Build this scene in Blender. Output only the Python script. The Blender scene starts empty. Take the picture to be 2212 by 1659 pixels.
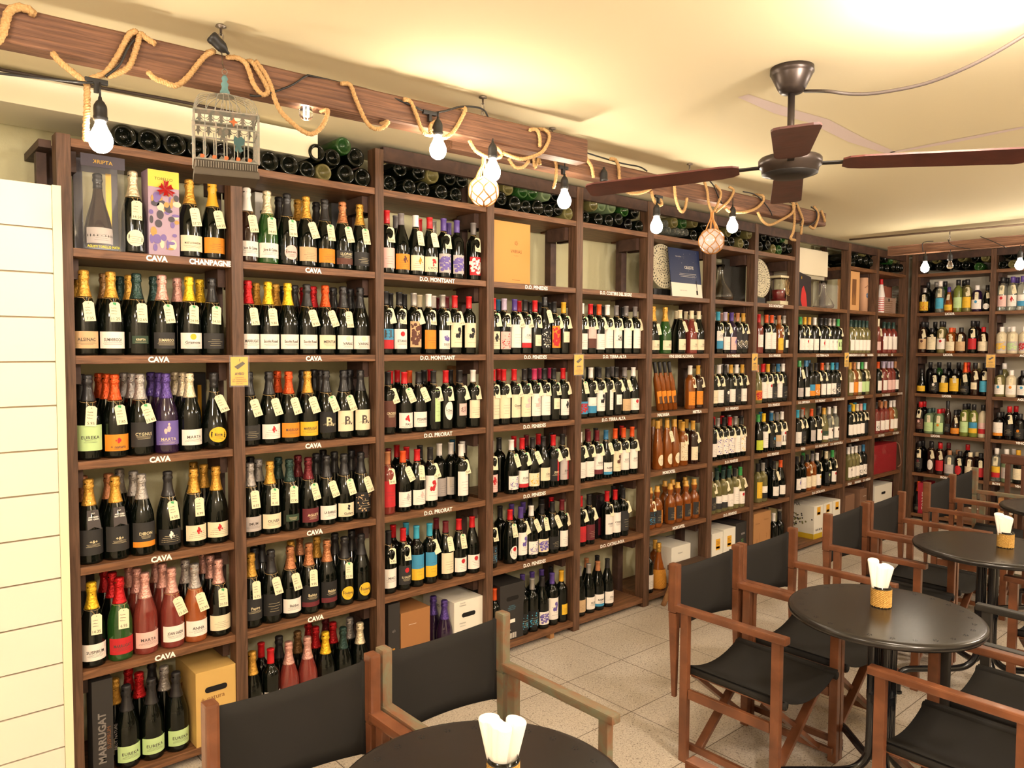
import bpy, bmesh, math, random
from mathutils import Vector, Matrix
random.seed(7)
D = bpy.data
SC = bpy.context.scene
COL = SC.collection
PI = math.pi

# ------------------------------------------------------------------ camera
IW, IH = 2212.0, 1659.0
FPX, YAW, PIT, ROL = 1628.6, 0.7195, 0.0484, 0.0051
CAM = Vector((0.0, -3.05, 1.675))
F_ = Vector((math.sin(YAW)*math.cos(PIT), math.cos(YAW)*math.cos(PIT), -math.sin(PIT)))
R0 = Vector((math.cos(YAW), -math.sin(YAW), 0)); U0 = R0.cross(F_)
R_ = R0*math.cos(ROL)+U0*math.sin(ROL); U_ = -R0*math.sin(ROL)+U0*math.cos(ROL)
cd = D.cameras.new('camera'); cam = D.objects.new('camera', cd); COL.objects.link(cam)
cam.matrix_world = Matrix(((R_.x, U_.x, -F_.x, CAM.x), (R_.y, U_.y, -F_.y, CAM.y), (R_.z, U_.z, -F_.z, CAM.z), (0, 0, 0, 1)))
cd.sensor_fit = 'HORIZONTAL'; cd.sensor_width = 36.0; cd.lens = 36.0*FPX/IW; cd.clip_start = .05
SC.camera = cam

def at(u, v, ax, val):
    """the point of the plane (axis ax = val) that the photo shows at pixel u, v"""
    d = F_+R_*((u-IW/2)/FPX)-U_*((v-IH/2)/FPX)
    return CAM+d*((val-CAM[ax])/d[ax])
def pix(p):
    d = Vector(p)-CAM; z = d.dot(F_)
    return IW/2+FPX*d.dot(R_)/z, IH/2-FPX*d.dot(U_)/z
def solve_x(u, y, z):
    lo, hi = -2., 12.
    for _ in range(40):
        m = (lo+hi)/2
        if pix((m, y, z))[0] < u: lo = m
        else: hi = m
    return lo
def solve_y(u, x, z):
    lo, hi = -2.9, 1.
    for _ in range(40):
        m = (lo+hi)/2
        if pix((x, m, z))[0] > u: lo = m
        else: hi = m
    return lo

# ------------------------------------------------------------------ world, view, room light
W = D.worlds.new('world'); SC.world = W; W.use_nodes = True
W.node_tree.nodes['Background'].inputs[0].default_value = (1, .85, .65, 1)
W.node_tree.nodes['Background'].inputs[1].default_value = 0.05
vs = SC.view_settings
vs.view_transform = 'Standard'; vs.look = 'None'; vs.gamma = 1.0; vs.use_curve_mapping = False
EXPOSURE = 1.3
vs.exposure = EXPOSURE
CEIL = 2.62
def lamp(name, loc, power, col, size=.25, kind='POINT'):
    l = D.lights.new(name, kind); l.energy = power; l.color = col
    if kind == 'POINT': l.shadow_soft_size = size
    else: l.shape = 'DISK'; l.size = size
    o = D.objects.new(name, l); o.location = loc; COL.objects.link(o); return o
WARM = (1, .87, .765)
# ceiling lamps of the rest of the shop (behind and beside the camera)
ROOMLAMPS = [((-.45, -1.8, 2.50), 24), (tuple(at(2207, -4, 2, 2.54)), 23), ((1.6, -3.9, 2.46), 50), ((5.3, -3.3, 2.46), 48), ((-.9, -4.4, 2.46), 50), ((6.4, -1.9, 2.46), 16)]
for p_, e_ in ROOMLAMPS:
    lamp('ceiling_light_glow', (p_[0], p_[1], p_[2]-.06), e_, WARM, .12)

# ------------------------------------------------------------------ materials
def lin(h):
    h = h.lstrip('#'); r = []
    for i in (0, 2, 4):
        c = int(h[i:i+2], 16)/255.; r.append(c/12.92 if c <= .04045 else ((c+.055)/1.055)**2.4)
    return (r[0], r[1], r[2], 1)
MC = {}
def mat(name, color, rough=.6, metal=0., coat=0., spec=.5, trans=0., ior=1.45, emit=None, es=0., bump=None, grain=None, alpha=1.):
    if name in MC: return MC[name]
    m = D.materials.new(name); m.use_nodes = True; nt = m.node_tree; N = nt.nodes; L = nt.links
    b = N['Principled BSDF']; c = lin(color) if isinstance(color, str) else color
    b.inputs['Base Color'].default_value = c; b.inputs['Roughness'].default_value = rough
    b.inputs['Metallic'].default_value = metal; b.inputs['Coat Weight'].default_value = coat
    b.inputs['Specular IOR Level'].default_value = spec; b.inputs['Transmission Weight'].default_value = trans
    b.inputs['IOR'].default_value = ior; b.inputs['Alpha'].default_value = alpha
    if emit: b.inputs['Emission Color'].default_value = lin(emit) if isinstance(emit, str) else emit; b.inputs['Emission Strength'].default_value = es
    if grain or bump:
        tc = N.new('ShaderNodeTexCoord'); mp = N.new('ShaderNodeMapping'); L.new(tc.outputs['Object'], mp.inputs[0])
        nz = N.new('ShaderNodeTexNoise'); L.new(mp.outputs[0], nz.inputs['Vector'])
        if grain:   # (second colour, scale vector, distortion, noise scale)
            c2, sv, di, ns = grain
            mp.inputs['Scale'].default_value = sv; nz.inputs['Scale'].default_value = ns; nz.inputs['Detail'].default_value = 6
            nz.inputs['Distortion'].default_value = di
            rp = N.new('ShaderNodeValToRGB'); rp.color_ramp.elements[0].position = .35; rp.color_ramp.elements[1].position = .68
            rp.color_ramp.elements[0].color = c; rp.color_ramp.elements[1].color = lin(c2)
            L.new(nz.outputs['Fac'], rp.inputs[0]); L.new(rp.outputs[0], b.inputs['Base Color'])
            if bump is None: bump = (.15, ns)
        else: nz.inputs['Scale'].default_value = bump[1]; nz.inputs['Detail'].default_value = 5
        bp = N.new('ShaderNodeBump'); bp.inputs['Strength'].default_value = bump[0]; bp.inputs['Distance'].default_value = .01
        L.new(nz.outputs['Fac'], bp.inputs['Height']); L.new(bp.outputs[0], b.inputs['Normal'])
    MC[name] = m; return m

WOOD_H = mat('walnut_board', '#5a3b24', .5, grain=('#83593a', (2.5, 22, 30), .7, 3.))
WOOD_V = mat('walnut_post', '#47301f', .55, grain=('#6b4c38', (24, 24, 1.6), .8, 3.))
WOOD_H2 = mat('walnut_board_far_wall', '#5a3b24', .5, grain=('#83593a', (22, 2.5, 30), .7, 3.))
WOOD_R = mat('walnut_dark', '#3a271f', .6, grain=('#4e362b', (8, 8, 8), .8, 2.))
BEAM = mat('beam_pine', '#523626', .65, grain=('#78533b', (1.5, 34, 34), .5, 3.5), bump=(.35, 3))
CHAIRW = mat('oiled_teak', '#5e3823', .33, coat=.25, grain=('#7c4c31', (5, 5, 5), .6, 2.))
CHAIRP = mat('weathered_teak', '#70705a', .6, grain=('#7d5237', (12, 4, 6), .9, 2.6))
CHAIRB = mat('black_painted_wood', '#2b2824', .4)
CANVAS = mat('black_canvas', '#252321', .9, spec=.25, bump=(.1, 900))
CEILM = mat('ceiling_plaster', '#e2d6b2', .85, bump=(.12, 5))
WALLM = mat('plaster_wall', '#c9c29a', .9, bump=(.6, 18))
WALLS = mat('plaster_smooth', '#cbc3b0', .9, bump=(.15, 12))
SLAT = mat('slat_white', '#e6dac9', .5)
SLATG = mat('slat_groove', '#a3967a', .4, metal=.5)
DUCT = mat('duct_white', '#f2ead0', .6)
BLACK = mat('black_plastic', '#1c1a19', .45)
TABLE = mat('table_black', '#211e1c', .22, spec=.6, bump=(.04, 500))
TUBE = mat('black_steel_tube', '#141417', .25, coat=.3)
STEEL = mat('steel', '#8a8178', .35, metal=1.)
ROPE = mat('hemp_rope', '#a5804f', .9, grain=('#c09b6a', (60, 60, 60), .3, 3.))
TWINE = mat('twine', '#c2a06a', .9)
PAPER = mat('napkin_paper', '#fbf4e6', .9, bump=(.15, 400))
RAFFIA = mat('raffia', '#a87d35', .8, grain=('#cfa559', (90, 90, 90), 0, 2.), bump=(.5, 250))
TAG = mat('tag_card', '#e6dab6', .8)
INK = mat('ink', '#3a3a34', .8)
GREENSTK = mat('green_sticker', '#4aa368', .7)
SIGNW = mat('white_lettering', '#f6f2e8', .6)
BULBON = mat('bulb_lit', '#ffffff', .4, emit=(1, .87, .68, 1), es=70.)
GLASSC = mat('clear_glass', '#ffffff', .02, trans=1., ior=1.45)
FANB = mat('fan_blade_mahogany', '#4a2520', .4, grain=('#5c3028', (3, 3, 3), .5, 4.))
FANM = mat('fan_bronze', '#463d38', .35, metal=.7)
FANE = mat('fan_blade_edge', '#a8764e', .6)
CAGE = mat('cage_metal', '#8d8172', .6, metal=.2, grain=('#6c7066', (25, 25, 25), .5, 3.))
RUST = mat('rust_paint', '#a4592e', .8); TEAL = mat('teal_paint', '#567877', .7)
CARD = mat('kraft_card', '#a9794a', .8); CARDW = mat('white_card', '#e2dccd', .7); CARDK = mat('black_card', '#2c2927', .6)

def flat(code_name, hexc, rough=.6, **k): return mat('paint_'+code_name, hexc, rough, **k)
GL = {'k': mat('glass_dark_green', '#080c07', .06, coat=.15, spec=.45), 'n': mat('glass_black', '#070607', .07, coat=.1, spec=.45),
      'e': mat('glass_green', '#2c5a24', .05, trans=.35, coat=.6), 'r': mat('glass_rose', '#9a4036', .05, trans=.45, coat=.6),
      'a': mat('glass_amber', '#a3571b', .05, trans=.45, coat=.6), 'y': mat('glass_pale_yellow', '#8f8652', .05, trans=.5, coat=.6),
      'w': mat('glass_clear', '#dfe3da', .03, trans=.9, coat=.5), 'p': mat('glass_purple', '#25142f', .07, coat=.6),
      'u': mat('glass_lime', '#7f8a3c', .15, trans=.3, coat=.4), 'm': mat('glass_brown', '#27130c', .07, coat=.6),
      'f': mat('glass_frosted_green', '#6d7f5c', .45), 'q': mat('glass_cream', '#cfc0a0', .4), 'o': mat('glass_orange_rose', '#b8602e', .05, trans=.4, coat=.6)}
GLN = {'k': 'dark green', 'n': 'black', 'e': 'green', 'r': 'rose', 'a': 'amber', 'y': 'pale yellow', 'w': 'clear', 'p': 'purple', 'u': 'lime green', 'm': 'dark brown', 'f': 'frosted green', 'q': 'cream', 'o': 'orange'}
CAPC = {'k': ('black', '#211f20'), 'G': ('gold', '#cf9b3e'), 'Y': ('bright yellow', '#eec12c'), 'O': ('orange', '#d9521d'), 'R': ('red', '#c3191f'), 'P': ('purple', '#56408a'),
        'S': ('silver', '#a8a29c'), 'W': ('white', '#ece4dc'), 'B': ('blue', '#2f6c93'), 'T': ('cyan', '#3da3bf'), 'D': ('dark green', '#27403a'), 'M': ('maroon', '#6b1a22'),
        'p': ('pink', '#dba496'), 'V': ('copper', '#b5764c'), 'L': ('lilac', '#b9aac0'), 'c': ('cream', '#e3d2ae'), 's': ('grey', '#77706e'), 'g': ('green', '#3f9a4e'),
        'y': ('mustard', '#d9a32a'), 'b': ('bronze', '#7c5a33'), 'm': ('magenta', '#b32a55'), 'v': ('cork', '#a87650')}
FOIL = 'GYOSbVLpc'
def capmat(c, kind):
    n, h = CAPC[c]; foil = kind in 'cx' and c in FOIL+'RPMD'
    return mat('capsule_%s%s' % (n, '_foil' if foil else ''), h, .3 if foil else .42, metal=.55 if foil else (.5 if c == 'S' else 0.), coat=.2, bump=(.5, 120) if foil else None)
LABC = {'w': ('white', '#ece2d6'), 'c': ('cream', '#e6d6b4'), 'b': ('black', '#2a2827'), 'o': ('orange', '#dc861f'), 'r': ('red', '#bb2026'), 'g': ('pale green', '#b9d494'), 'G': ('dark green', '#2c402d'),
        'y': ('yellow', '#e3b32b'), 'p': ('pink', '#e2b8ae'), 't': ('tan', '#c9a77c'), 's': ('grey', '#b9aea8'), 'B': ('blue', '#3c8db4'), 'u': ('brown', '#5b3326'), 'P': ('purple', '#6a5aa0'), 'M': ('maroon', '#642026'), 'l': ('lime', '#c3cf3a'), 'k': ('near black', '#1a1818'), 'T': ('cyan', '#49a5c4')}
def lmat(c): return mat('label_'+LABC[c][0], LABC[c][1], .65)

# ------------------------------------------------------------------ mesh helpers
def bm_new(): return bmesh.new()
def finish(bm, name, smooth=False, mats=()):
    me = D.meshes.new(name); bm.normal_update(); bm.to_mesh(me); bm.free()
    if smooth:
        for p in me.polygons: p.use_smooth = True
    for m in mats: me.materials.append(m)
    return me
def link(name, me, m=None, parent=None, loc=(0, 0, 0), rot=(0, 0, 0)):
    o = D.objects.new(name, me)
    COL.objects.link(o)
    if m is not None:
        if not me.materials: me.materials.append(m)
        if me.materials[0] is not m:
            o.material_slots[0].link = 'OBJECT'; o.material_slots[0].material = m
    if parent: o.parent = parent
    o.location = loc; o.rotation_euler = rot
    return o
def tag(o, label, cat, group=None, kind=None):
    if kind: o['kind'] = kind
    if label: o['label'] = label
    if cat: o['category'] = cat
    if group: o['group'] = group
    return o
def thing(name, label, cat, loc=(0, 0, 0), rot=(0, 0, 0), group=None):
    o = D.objects.new(name, None); COL.objects.link(o); o.location = loc; o.rotation_euler = rot; o.empty_display_size = .05
    return tag(o, label, cat, group)
def struct(name, me, m, **k): return tag(link(name, me, m, **k), None, None, kind='structure')
def box(bm, x0, x1, y0, y1, z0, z1, bev=0., mi=0):
    vs_ = [bm.verts.new((x, y, z)) for x in (x0, x1) for y in (y0, y1) for z in (z0, z1)]
    fs = []
    for q in ((0, 1, 3, 2), (4, 6, 7, 5), (0, 4, 5, 1), (2, 3, 7, 6), (0, 2, 6, 4), (1, 5, 7, 3)):
        f = bm.faces.new([vs_[i] for i in q]); f.material_index = mi; fs.append(f)
    if bev:
        es = list({e for f in fs for e in f.edges})
        bmesh.ops.bevel(bm, geom=es, offset=bev, segments=2, profile=.7, affect='EDGES')
def boxmesh(name, x0, x1, y0, y1, z0, z1, bev=0.):
    bm = bm_new(); box(bm, x0, x1, y0, y1, z0, z1, bev); return finish(bm, name)
def bar(bm, a, b, w, h, bev=0., up=Vector((0, 0, 1)), taper=1.):
    """a rectangular bar from a to b, w wide and h high across"""
    a = Vector(a); b = Vector(b); d = (b-a).normalized()
    if abs(d.dot(up)) > .98: up = Vector((0, 1, 0))
    s = d.cross(up).normalized(); t = s.cross(d)
    vv = []
    for p, k in ((a, 1.), (b, taper)):
        for i, j in ((-1, -1), (1, -1), (1, 1), (-1, 1)): vv.append(bm.verts.new(p+s*(i*w*k/2)+t*(j*h*k/2)))
    fs = [bm.faces.new([vv[0], vv[1], vv[2], vv[3]]), bm.faces.new([vv[7], vv[6], vv[5], vv[4]])]
    for i in range(4): j = (i+1) % 4; fs.append(bm.faces.new([vv[j], vv[i], vv[4+i], vv[4+j]]))
    if bev: bmesh.ops.bevel(bm, geom=list({e for f in fs for e in f.edges}), offset=bev, segments=2, profile=.7, affect='EDGES')
def lathe(bm, prof, seg=24, c=(0, 0), close=True):
    rings = []
    for r, z in prof:
        if r < 1e-6: rings.append([bm.verts.new((c[0], c[1], z))])
        else: rings.append([bm.verts.new((c[0]+r*math.cos(2*PI*i/seg), c[1]+r*math.sin(2*PI*i/seg), z)) for i in range(seg)])
    for a, b in zip(rings, rings[1:]):
        for i in range(seg):
            j = (i+1) % seg
            if len(a) == 1 and len(b) == 1: continue
            if len(a) == 1: bm.faces.new([a[0], b[j], b[i]])
            elif len(b) == 1: bm.faces.new([a[i], a[j], b[0]])
            else: bm.faces.new([a[i], a[j], b[j], b[i]])
def tube(bm, pts, r, seg=8, closed=False, rad=None):
    pts = [Vector(p) for p in pts]; n = len(pts); rings = []; t0 = None; s = None
    for i, p in enumerate(pts):
        if closed: t = (pts[(i+1) % n]-pts[i-1]).normalized()
        else: t = (pts[min(i+1, n-1)]-pts[max(i-1, 0)]).normalized()
        if s is None:
            up = Vector((0, 0, 1)) if abs(t.z) < .9 else Vector((1, 0, 0)); s = t.cross(up).normalized()
        else: s = (s-t*s.dot(t)).normalized()
        q = t.cross(s); rr = rad[i] if rad else r
        rings.append([bm.verts.new(p+s*(rr*math.cos(2*PI*k/seg))+q*(rr*math.sin(2*PI*k/seg))) for k in range(seg)])
    m = n if closed else n-1
    for i in range(m):
        a, b = rings[i], rings[(i+1) % n]
        for k in range(seg): bm.faces.new([a[k], a[(k+1) % seg], b[(k+1) % seg], b[k]])
    if not closed: bm.faces.new(rings[0][::-1]); bm.faces.new(rings[-1])
def spline(pts, n=8, closed=False):
    pts = [Vector(p) for p in pts]; out = []; m = len(pts)
    rng = range(m) if closed else range(m-1)
    for i in rng:
        p0 = pts[(i-1) % m] if closed else pts[max(i-1, 0)]; p1 = pts[i]; p2 = pts[(i+1) % m]; p3 = pts[(i+2) % m] if closed else pts[min(i+2, m-1)]
        for k in range(n):
            t = k/n; out.append(.5*((2*p1)+(-p0+p2)*t+(2*p0-5*p1+4*p2-p3)*t*t+(-p0+3*p1-3*p2+p3)*t**3))
    if not closed: out.append(pts[-1])
    return out
def rope(bm, pts, r, twist=26., n=10, strands=3, seg=6):
    """laid rope: strands wound round the path"""
    P = spline(pts, n); Q = [P[0]]; 
    # resample evenly
    step = r*.55; acc = 0.
    for a, b in zip(P, P[1:]):
        L = (b-a).length
        if L < 1e-7: continue
        while acc+step <= L+1e-9:
            acc += step; Q.append(a.lerp(b, acc/L))
        acc -= L
    s = None; frames = []
    for i, p in enumerate(Q):
        t = (Q[min(i+1, len(Q)-1)]-Q[max(i-1, 0)]).normalized()
        if s is None:
            up = Vector((0, 0, 1)) if abs(t.z) < .9 else Vector((1, 0, 0)); s = t.cross(up).normalized()
        else: s = (s-t*s.dot(t)).normalized()
        frames.append((p, s.copy(), t.cross(s)))
    for k in range(strands):
        pp = [p+(s_*math.cos(i*step*twist/(r*60)*6+2*PI*k/strands)+q*math.sin(i*step*twist/(r*60)*6+2*PI*k/strands))*r*.48 for i, (p, s_, q) in enumerate(frames)]
        tube(bm, pp, r*.56, seg)

# ------------------------------------------------------------------ text
TXT = {}
def text_polys(s, bold=.0, spacing=1.):
    """2-D mesh of a text, height 1 for a capital letter, centred"""
    key = (s, bold, spacing)
    if key in TXT: return TXT[key]
    cu = D.curves.new('t', 'FONT'); cu.body = s; cu.size = 1.; cu.resolution_u = 2; cu.offset = bold; cu.fill_mode = 'FRONT'; cu.space_character = spacing
    o = D.objects.new('t', cu); COL.objects.link(o); bpy.context.view_layer.update()
    me = D.meshes.new_from_object(o.evaluated_get(bpy.context.evaluated_depsgraph_get()))
    D.objects.remove(o); D.curves.remove(cu)
    vv = [v.co.copy() for v in me.vertices]; ff = [tuple(p.vertices) for p in me.polygons]; D.meshes.remove(me)
    x0 = min(v.x for v in vv); x1 = max(v.x for v in vv); y0 = min(v.y for v in vv); y1 = max(v.y for v in vv)
    k = 1/.72
    vv = [((v.x-(x0+x1)/2)*k, (v.y-(y0+y1)/2)*k) for v in vv]
    TXT[key] = (vv, ff, (x1-x0)*k, (y1-y0)*k); return TXT[key]
def add_text(bm, s, h, cx=0., cz=0., maxw=None, bold=0., fn=None, rot=0., mi=0, spacing=1., mirror=False):
    vv, ff, w, hh = text_polys(s, bold, spacing)
    sx = h
    if maxw and w*h > maxw: sx = maxw/w; h = min(h, sx*1.5)
    fn = fn or (lambda x, z: (x, 0, z))
    ca, sa = math.cos(rot), math.sin(rot); vs_ = []
    for x, y in vv:
        X, Z = x*sx*(-1 if mirror else 1), y*h
        vs_.append(bm.verts.new(fn(cx+X*ca-Z*sa, cz+X*sa+Z*ca)))
    for f in ff:
        try: bm.faces.new([vs_[i] for i in f]).material_index = mi
        except ValueError: pass
def wrap(r, off=.0009):
    return lambda x, z: ((r+off)*math.sin(x/r), -(r+off)*math.cos(x/r), z)

# ------------------------------------------------------------------ room
XB = 7.87; YW = .36
bm = bm_new(); box(bm, -1.6, XB+.4, -5.2, YW+.1, -.05, 0); fl = finish(bm, 'floor')
def floor_mat():
    m = D.materials.new('terrazzo_tiles'); m.use_nodes = True; nt = m.node_tree; N = nt.nodes; L = nt.links; b = N['Principled BSDF']
    b.inputs['Roughness'].default_value = .5
    tc = N.new('ShaderNodeTexCoord')
    def ramp(src, e):
        r = N.new('ShaderNodeValToRGB'); r.color_ramp.interpolation = 'LINEAR'
        while len(r.color_ramp.elements) < len(e): r.color_ramp.elements.new(.5)
        for el, (p, c) in zip(r.color_ramp.elements, e): el.position = p; el.color = c
        L.new(src, r.inputs[0]); return r.outputs[0]
    v1 = N.new('ShaderNodeTexNoise'); v1.inputs['Scale'].default_value = 150; v1.inputs['Detail'].default_value = 2; v1.inputs['Distortion'].default_value = 1.2; L.new(tc.outputs['Object'], v1.inputs['Vector'])
    v2 = N.new('ShaderNodeTexNoise'); v2.inputs['Scale'].default_value = 130; v2.inputs['Detail'].default_value = 4; L.new(tc.outputs['Object'], v2.inputs['Vector'])
    v3 = N.new('ShaderNodeTexNoise'); v3.inputs['Scale'].default_value = 2.5; L.new(tc.outputs['Object'], v3.inputs['Vector'])
    base = ramp(v2.outputs['Fac'], [(.3, lin('#b5a999')), (.5, lin('#c6bbab')), (.7, lin('#d6ccbd'))])
    dark = ramp(v1.outputs['Fac'], [(.37, (1, 1, 1, 1)), (.395, (0, 0, 0, 1))])
    mx = N.new('ShaderNodeMixRGB'); L.new(dark, mx.inputs[0]); L.new(base, mx.inputs[1]); mx.inputs[2].default_value = lin('#7d6f60')
    m3 = N.new('ShaderNodeMixRGB'); m3.blend_type = 'MULTIPLY'; m3.inputs[0].default_value = .35; L.new(mx.outputs[0], m3.inputs[1])
    L.new(ramp(v3.outputs['Fac'], [(.3, (.75, .75, .75, 1)), (.7, (1, 1, 1, 1))]), m3.inputs[2])
    br = N.new('ShaderNodeTexBrick'); br.offset = 0; br.inputs['Scale'].default_value = 1; br.inputs['Brick Width'].default_value = .41; br.inputs['Row Height'].default_value = .41
    br.inputs['Mortar Size'].default_value = .0022; br.inputs['Mortar Smooth'].default_value = .2
    mp = N.new('ShaderNodeMapping'); mp.inputs['Location'].default_value = (-2.66, .45, 0); L.new(tc.outputs['Object'], mp.inputs[0]); L.new(mp.outputs[0], br.inputs['Vector'])
    m2 = N.new('ShaderNodeMixRGB'); L.new(br.outputs['Fac'], m2.inputs[0]); L.new(m3.outputs[0], m2.inputs[1]); m2.inputs[2].default_value = lin('#5a4a3a')
    L.new(m2.outputs[0], b.inputs['Base Color']); return m
struct('floor', fl, floor_mat())
struct('ceiling', boxmesh('ceiling', -1.6, XB+.4, -5.2, YW+.1, CEIL, CEIL+.05), CEILM)
struct('wall_rear', boxmesh('wall_rear', -1.6, XB+.4, YW, YW+.1, 0, CEIL), WALLM)
struct('wall_right', boxmesh('wall_right', XB+.36, XB+.46, -5.2, YW, 0, CEIL), WALLS)
struct('wall_left', boxmesh('wall_left', -1.7, -1.6, -5.2, YW+.1, 0, CEIL), WALLS)
struct('wall_front', boxmesh('wall_front', -1.6, XB+.4, -5.3, -5.2, 0, CEIL), WALLS)
# repaired plaster lines on the ceiling
PATCH = mat('plaster_patch', '#dccbc8', .9)
for i, (pts, w) in enumerate([([(1605, 207), (1690, 240), (1770, 262), (1850, 303), (1925, 330)], .075), ([(1925, 330), (2060, 305), (2212, 275)], .055)]):
    bm = bm_new(); P = [at(u, v, 2, CEIL-.0008) for u, v in pts]; prev = None
    for k, p in enumerate(P):
        t = (P[min(k+1, len(P)-1)]-P[max(k-1, 0)]).normalized(); s = Vector((-t.y, t.x, 0))*w*(.6 if k in (0, len(P)-1) else 1.)
        a, b = bm.verts.new(p-s/2), bm.verts.new(p+s/2)
        if prev: bm.faces.new([prev[0], prev[1], b, a])
        prev = (a, b)
    struct('trim_%d' % (i+1), finish(bm, 'trim'), PATCH)

# ceiling lamps
lb = bm_new(); lathe(lb, [(0, -.045), (.07, -.04), (.09, -.02), (.095, 0), (.1, .02), (0, .02)], 24); lmesh = finish(lb, 'globe', True)
LN = ['globe ceiling lamp above the camera', 'globe ceiling lamp by the fan at right edge', 'globe ceiling lamp behind the camera', 'globe ceiling lamp at far right', 'globe ceiling lamp by the left wall', 'globe ceiling lamp near the liquor wall']
LAMPM = mat('lamp_globe', '#fff6e0', .5, emit=(1, .85, .62, 1), es=3.)
for (p_, e_), n_ in zip(ROOMLAMPS, LN):
    o = thing('ceiling_lamp', n_, 'lamp', (p_[0], p_[1], CEIL-.02), group='ceiling lamps'); link('lamp_globe', lmesh, LAMPM, o)

# ------------------------------------------------------------------ shelving
POSTS = [(.555, .601), (1.162, 1.210), (1.830, 1.875), (2.492, 2.539), (3.160, 3.212), (3.804, 3.862), (4.497, 4.553), (5.057, 5.104), (5.648, 5.71), (6.568, 6.61), (7.14, 7.18), (7.80, 7.85)]
ZS = [2.404, 2.02, 1.638, 1.256, .871, .484, .06]
BAYS = [(POSTS[i][1], POSTS[i+1][0]) for i in range(11)]
SIGNS = {(0, 1): [('CAVA', 339), ('CHANPAGNE', 455)], (0, 2): [('CAVA', 343)], (0, 3): [('CAVA', 346)], (0, 4): [('CAVA', 349)], (0, 5): [('CAVA', 357)],
         (1, 1): [('CAVA', 677)], (1, 2): [('CAVA', 678)], (1, 3): [('CAVA', 677)], (1, 4): [('CAVA', 680)], (1, 5): [('CAVA', 682)],
         (2, 1): [('D.O. MONTSANT', 945)], (2, 2): [('D.O. MONTSANT', 946)], (2, 3): [('D.O. PRIORAT', 947)], (2, 4): [('D.O. PRIORAT', 947)],
         (3, 1): [('D.O. PENEDES', 1159)], (3, 2): [('D.O. PENEDES', 1157)], (3, 3): [('D.O. PENEDES', 1155)], (3, 4): [('D.O. PENEDES', 1155)], (3, 5): [('D.O. PENEDES', 1155)],
         (4, 1): [('D.O. COSTERS DEL SEGRE', 1331)], (4, 2): [('D.O. TERRA ALTA', 1328)], (4, 3): [('D.O. TERRA ALTA', 1326)], (4, 5): [('D.O. CATALUNYA', 1323)],
         (5, 2): [('VINS SENSE ALCOHOL', 1472)], (5, 3): [('MALVASIA', 1433), ('MISTELA', 1506)], (5, 4): [('MOSCATEL', 1445)], (5, 5): [('MOSCATEL', 1466)],
         (6, 2): [('D.O. PENEDES', 1584)], (6, 3): [('D.O. PENEDES', 1581)], (6, 4): [('D.O. PENEDES', 1580)], (6, 5): [('D.O. PENEDES', 1577)],
         (7, 1): [('D.O. MONTSANT', 1677)], (7, 2): [('D.O. PENEDES', 1674)], (7, 3): [('D.O. PENEDES', 1672)], (7, 4): [('D.O. PENEDES', 1670)],
         (8, 2): [('D.O. TERRA ALTA', 1777)], (8, 3): [('D.O. EMPORDA', 1737), ('D.O. PRIORAT', 1772), ('D.O. RIAS BAIXAS', 1811)], (8, 4): [('RIOJA', 1735), ('D.O. RIOJA CADIZ', 1775), ('D.O. MANCHUELA', 1807)], (8, 5): [('D.O. CATALUNYA', 1768)],
         (9, 2): [('SOMONTANO', 1841), ('D.O. RUEDA', 1860), ('NAVARRA', 1880)], (9, 3): [('D.O. RUEDA', 1858)], (9, 4): [('D.O. RUEDA', 1847)], (9, 5): [('CHILE', 1835), ('NAVARRA', 1853), ('D.O. BIERZO', 1872)],
         (10, 2): [('D.O. CATALUNYA', 1907), ('ICE', 1927)], (10, 3): [('D.O. PENEDES', 1914), ('D.O. RIOJA', 1945)], (10, 4): [('D.O. RIOJA', 1904), ('D.O. RIOJA', 1935)]}
TH = .03
shelving = thing('wall_shelving', 'dark brown wooden shelving along the long wall, filled with wine', 'shelving', (POSTS[0][0], 0, 0))
SX = Vector(shelving.location)
def part(name, me, m, parent):
    o = link(name, me, m, parent); o.location = -Vector(parent.location) if parent.rotation_euler[2] == 0 else (0, 0, 0); return o
for i, (a, b) in enumerate(POSTS):
    top = 2.415 if i == 0 else (2.373 if i == 1 else (2.585 if i == 2 else 2.60))
    jit = random.uniform(-.003, .003)
    part('upright', boxmesh('upright', a, b, -.004+jit, .065, 0, top, .003), WOOD_V, shelving)
    part('rear_upright', boxmesh('rear_upright', a+.003, b-.003, .215, .265, 0, min(top, 2.59), .002), WOOD_R, shelving)
for bi, (a, b) in enumerate(BAYS):
    for zi, z in enumerate(ZS):
        if zi == 0 and bi == 8: continue
        x0, x1 = a+.0005, b-.0005
        o = part('shelf_board', boxmesh('shelf_board', x0, x1, 0, YW-.004, z-TH, z, .0025), WOOD_H, shelving)
        for (s, u) in SIGNS.get((bi, zi), []):
            bm = bm_new(); x = solve_x(u, 0, z-.015); big = bi < 2
            add_text(bm, s, .0195 if not big else .0205, x, z-.0155, maxw={0: .2, 1: .2}.get(bi, .29) if s != 'CHANPAGNE' else .165, bold=.045 if len(s) < 10 else .03, fn=lambda X, Z: (X, -.0012, Z))
            t = link('shelf_lettering', finish(bm, 'lettering'), SIGNW, o)
        if zi < 6:
            for xx in (a+.0005, b-.03): part('bearer', boxmesh('bearer', xx, xx+.0295, .066, .214, z-TH-.075, z-TH-.001), WOOD_R, shelving)
    if bi >= 2: part('top_rail', boxmesh('top_rail', a+.0005, b-.0005, .0, .03, 2.535, 2.60, .003), WOOD_R, shelving)
part('side_board', boxmesh('side_board', .515, .5545, .068, YW-.004, 2.372, 2.40, .002), WOOD_R, shelving)
part('end_upright', boxmesh('end_upright', .52, .553, .15, .19, 0, 2.371, .002), WOOD_R, shelving)
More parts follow.
